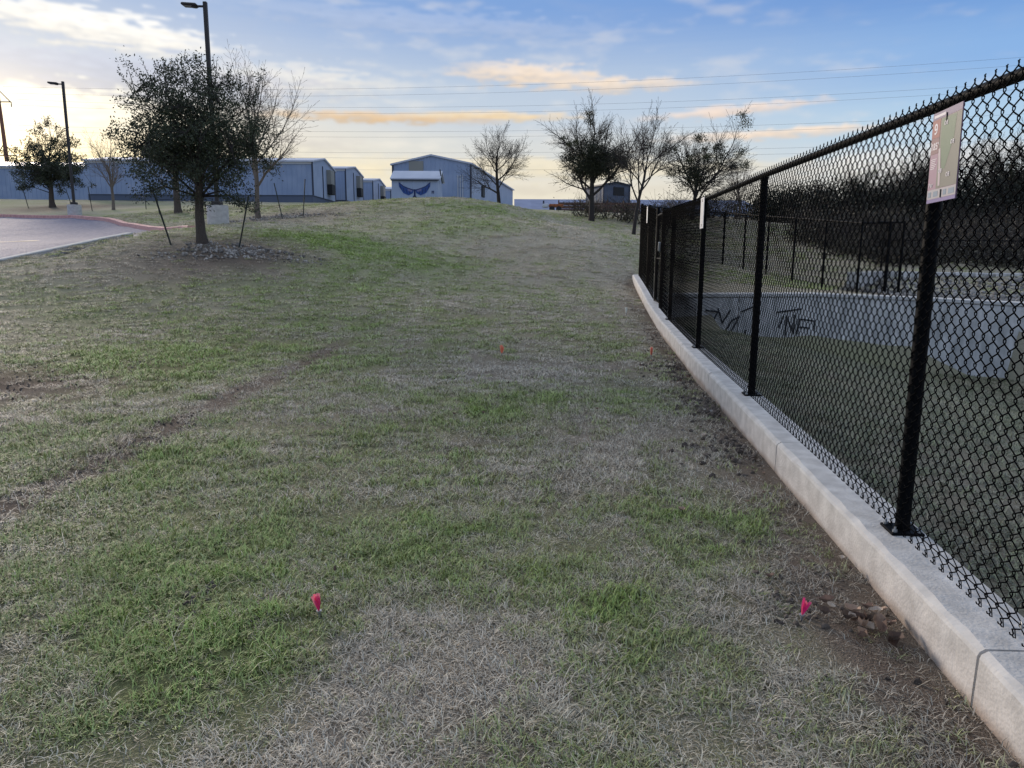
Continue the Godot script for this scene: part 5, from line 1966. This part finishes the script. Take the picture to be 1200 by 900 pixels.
func build_grass() -> void:
	var rng := RandomNumberGenerator.new()
	rng.seed = 2024
	# rings: inner, outer, tufts per square metre, size
	var rings := [[1.2, 4.0, 620.0, 0.85], [4.0, 8.0, 330.0, 1.1], [8.0, 14.0, 120.0, 1.45], [14.0, 24.0, 66.0, 1.8], [24.0, 46.0, 22.0, 2.4]]
	var kinds := []   # green upright x2, dry lying x2
	kinds.append(tuft(1, 34, 0.058, 0.050, 0.0044, 0.45))
	kinds.append(tuft(2, 34, 0.062, 0.040, 0.0048, 0.68))
	kinds.append(tuft(3, 34, 0.064, 0.056, 0.0036, 0.94))
	kinds.append(tuft(5, 7, 0.10, 0.115, 0.0024, 0.95))
	kinds.append(tuft(4, 34, 0.060, 0.044, 0.0040, 0.82))
	var tf := [[], [], [], [], []]
	var cols := [[], [], [], [], []]
	var oaks := [Vector2(-6.95, -18.95), Vector2(-9.2, -30.9)]
	for R in rings:
		var xa: float = -(R[1] * 0.80 + 1.6)
		var xb: float = R[1] * 0.45 + 1.6
		var area: float = (xb - xa) * (R[1] + 0.5)
		var n := int(area * R[2])
		for i in n:
			var x := rng.randf_range(xa, xb)
			var z: float = -rng.randf() * (R[1] + 0.2) + 0.2
			var d := sqrt(x * x + z * z)
			if d < R[0] or d >= R[1] or x < -(absf(z) * 0.80 + 1.6):
				continue
			var p := us(x, z)
			if p.x > -0.17 and p.y < 16.9:
				continue
			var f := lawn(x, z)
			if rng.randf() < f.y * 0.72:
				continue
			if in_poly(lot, x, z):
				continue
			var green := rng.randf() < clampf(f.x * 0.78 + 0.06, 0.06, 0.9)
			var k := rng.randi() % 2 + (0 if green else 2)
			if k == 3:
				k = 4
			if d < 10.0 and rng.randf() < 0.035:
				k = 3
				green = false
			var s: float = R[3] * rng.randf_range(0.75, 1.3) * (1.0 + (0.30 * clampf(f.x - 0.6, 0, 1) if green else -0.05))
			var y := ground_at(x, z)
			var bas := Basis(Vector3.UP, rng.randf() * TAU).scaled(Vector3(s, s * (0.76 if R[3] < 1.2 else (0.6 if R[3] < 1.6 else 0.5)), s))
			tf[k].append(Transform3D(bas, Vector3(x, y, z)))
			var c: Color
			if green:
				c = Color(0.315, 0.380, 0.140).lerp(Color(0.310, 0.440, 0.110), clampf(f.x - 0.3, 0, 1)) * rng.randf_range(0.75, 1.2)
				c = c.lerp(Color(0.58, 0.53, 0.37), rng.randf() * 0.6 * clampf(1.35 - f.x, 0.2, 1.0))
			else:
				c = Color(0.760, 0.685, 0.565).lerp(Color(0.560, 0.500, 0.410), rng.randf()) * rng.randf_range(0.8, 1.2)
				c = c.lerp(Color(0.44, 0.43, 0.24), clampf(f.x, 0, 1) * 0.5)
				c = c.lerp(Color(0.30, 0.25, 0.205), f.y * 0.6)
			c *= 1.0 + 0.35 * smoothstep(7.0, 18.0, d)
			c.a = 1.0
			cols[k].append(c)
	var names := ["short green turf blades all over the lawn", "low green turf blades mixed through the lawn", "dead straw-coloured blades lying flat over the lawn", "long pale straw stalks strewn on the near lawn", "dry grey-tan grass blades mixed through the lawn"]
	for k in 5:
		var t2: Array[Transform3D] = []
		var c2: Array[Color] = []
		t2.assign(tf[k])
		c2.assign(cols[k])
		scatter("grass", kinds[k], M.blade, t2, c2, names[k], "grass")
	# sparse dull grass on the basin floor
	var t3: Array[Transform3D] = []
	var c3: Array[Color] = []
	for i in 16000:
		var s := rng.randf_range(-3.0, 13.0)
		var u := rng.randf_range(0.12, 12.0)
		var q := at_us(u, s)
		if beyond(basin_line, q.x, q.z) > -0.3:
			continue
		var sc := rng.randf_range(1.3, 2.2)
		t3.append(Transform3D(Basis(Vector3.UP, rng.randf() * TAU).scaled(Vector3(sc, sc * 0.7, sc)), Vector3(q.x, hB(q.x, q.z, u), q.z)))
		c3.append(Color(0.36, 0.33, 0.25).lerp(Color(0.24, 0.27, 0.15), rng.randf()) * rng.randf_range(0.7, 1.2))
	scatter("grass", kinds[4], M.blade, t3, c3, "dull thin grass on the sunken basin floor behind the fence", "grass")

# ---------------------------------------------------------------- markers, leaves, clods
func marker(label: String, p: Vector3, c: Color, strips: int, hgt: float, lean: Vector3, sd: int) -> void:
	var rng := RandomNumberGenerator.new()
	rng.seed = sd
	var o := thing("survey_marker", label, "marker", TF(p))
	var b := MB.new()
	b.rod(Vector3(0, -0.03, 0), Vector3(0, 0.012, 0), 0.006, 8)
	b.rod(Vector3(0, 0.012, 0), Vector3(0, 0.016, 0), 0.011, 10)
	part("nail", b, M.galv, o)
	for i in strips:
		var s := MB.new()
		var a := rng.randf() * TAU
		var f := (lean + Vector3(cos(a), 0, sin(a)) * rng.randf_range(0.05, 0.32) + Vector3.UP).normalized()
		var side := f.cross(Vector3(rng.randfn(), rng.randfn(), rng.randfn())).normalized()
		var l := hgt * rng.randf_range(0.75, 1.15)
		var pts := [Vector3(0, 0.012, 0), Vector3(0, 0.012, 0) + f * l * 0.5 + lean * 0.004, Vector3(0, 0.012, 0) + (f + lean * 0.3).normalized() * l]
		var w := [0.002, 0.0055, 0.0048] if hgt < 0.09 else [0.005, 0.014, 0.012]
		for k in 2:
			s.quad(pts[k] - side * w[k], pts[k] + side * w[k], pts[k + 1] + side * w[k + 1], pts[k + 1] - side * w[k + 1], f.cross(side))
		var m := mat(c, 0.5)
		m.backlight_enabled = true
		m.backlight = Color(0.5, 0.5, 0.5)
		part("ribbon", s, m, o)

func dry_leaf(sd: int, len: float, curl: float) -> ArrayMesh:
	var rng := RandomNumberGenerator.new()
	rng.seed = sd
	var b := MB.new()
	var prev := []
	for i in 6:
		var t := i / 5.0
		var w := len * 0.36 * sin(PI * clampf(t * 0.92 + 0.06, 0, 1)) * rng.randf_range(0.8, 1.15)
		var a := (t - 0.5) * curl
		var c := Vector3((t - 0.5) * len * cos(a * 0.6), 0.006 + absf(sin(a)) * len * 0.4, 0)
		var q := [c + Vector3(0, w * 0.55, -w), c + Vector3(0, 0, 0), c + Vector3(0, w * 0.65 + rng.randf() * 0.006, w)]
		if i > 0:
			for k in 2:
				b.quad(prev[k], prev[k + 1], q[k + 1], q[k], Vector3.UP)
		prev = q
	return b.mesh()

func build_small_things() -> void:
	var pink := Color(1.0, 0.07, 0.48)
	var orange := Color(1.0, 0.56, 0.42)
	marker("bright pink ribbon marker in the green grass left of centre", gp(-0.74, -2.72, 0.012), pink, 14, 0.066, Vector3(-0.1, 0, 0.05), 3)
	marker("bright pink folded marker beside a small hole near the kerb wall", gp(1.115, -2.70, 0.012), Color(1.0, 0.09, 0.50), 8, 0.066, Vector3(0.30, 0.2, 0.0), 5)
	marker("orange ribbon marker far up the middle of the lawn", gp(-0.14, -10.1, 0.03), orange, 16, 0.105, Vector3(0, 0, 0), 8)
	marker("orange ribbon marker far off beside the kerb wall", gp(1.80, -9.7, 0.02), Color(0.95, 0.56, 0.44), 14, 0.10, Vector3(0, 0, 0), 9)
	marker("tiny white marker near the far end of the kerb wall", gp(2.15, -14.3, 0.03), Color(0.9, 0.9, 0.86), 6, 0.10, Vector3(0, 0, 0), 10)
	var rng := RandomNumberGenerator.new()
	rng.seed = 64
	var meshes := []
	for i in 5:
		meshes.append(dry_leaf(200 + i, 0.068, [1.6, 2.6, 3.2, 2.2, 3.6][i]))
	var lm := []
	for c in [Color(0.42, 0.32, 0.27), Color(0.60, 0.50, 0.43), Color(0.30, 0.22, 0.185), Color(0.74, 0.68, 0.62)]:
		var m := mat(c, 0.7)
		m.backlight_enabled = true
		m.backlight = Color(0.25, 0.25, 0.25)
		lm.append(m)
	var pile := "dry curled brown leaf in the pile against the kerb wall"
	for i in 26:
		var x := 1.325 + rng.randfn() * 0.06
		var z := -2.64 + rng.randfn() * 0.055
		if us(x, z).x > -0.19:
			x -= 0.06
		var o := put("dry_leaf", meshes[i % 5], lm[(i * 7) % 4])
		o.transform = Transform3D(Basis(Vector3.UP, rng.randf() * TAU) * Basis(Vector3.RIGHT, rng.randfn() * 0.4), gp(x, z, 0.012 + rng.randf() * 0.03)).scaled_local(Vector3.ONE * rng.randf_range(0.6, 1.15))
		tag(o, pile, "leaf", "dry leaves in the pile by the kerb wall")
	for i in 46:
		var s := rng.randf_range(-1.0, 9.0)
		var u := -0.2 - absf(rng.randfn()) * 0.28
		if i > 30:
			u = -0.3 - rng.randf() * 3.6
			s = rng.randf_range(-1.0, 6.0)
		var q := at_us(u, s)
		var o := put("dry_leaf", meshes[rng.randi() % 5], lm[rng.randi() % 4])
		o.transform = Transform3D(Basis(Vector3.UP, rng.randf() * TAU) * Basis(Vector3.RIGHT, rng.randfn() * 0.4), gp(q.x, q.z, 0.014)).scaled_local(Vector3.ONE * rng.randf_range(0.35, 0.8))
		tag(o, "stray dry brown leaf lying loose on the grass", "leaf", "stray dry leaves on the grass")
	# dug clods and pale stone chips along the foot of the wall
	var tf: Array[Transform3D] = []
	var cols: Array[Color] = []
	for i in 620:
		var s := rng.randf_range(-1.5, 10.5)
		if i < 330:
			s = [2.0, 3.4, 5.6][i % 3] + rng.randfn() * 0.35
		var q := at_us(-0.2 - absf(rng.randfn()) * 0.22, s)
		var sc := rng.randf_range(0.008, 0.034) * (1.7 if i < 330 else 1.0)
		tf.append(rock_tf(rng, gp(q.x, q.z, sc * 0.2), sc))
		var l := rng.randf_range(0.055, 0.13)
		cols.append(Color(l, l * 0.8, l * 0.68) if rng.randf() < 0.985 else Color(0.4, 0.37, 0.33))
	for q in [[-4.6, -9.2, 0.35, 60], [-5.2, -7.6, 0.7, 160], [-1.3, -2.85, 0.1, 24], [1.12, -2.78, 0.12, 24], [-2.75, -5.5, 0.9, 130]]:
		for i in q[3]:
			var x: float = q[0] + rng.randfn() * q[2] * (0.5 if q[0] > -2.7 or q[0] < -2.8 else 0.12)
			var z: float = q[1] + rng.randfn() * q[2]
			var sc := rng.randf_range(0.010, 0.035)
			tf.append(rock_tf(rng, gp(x, z, sc * 0.2), sc))
			var l := rng.randf_range(0.06, 0.13)
			cols.append(Color(l, l * 0.82, l * 0.7))
	scatter("dirt_clods", rock_mesh(12), M.rock, tf, cols, "dark crumbled dirt clods along the kerb wall and bare patches", "dirt")
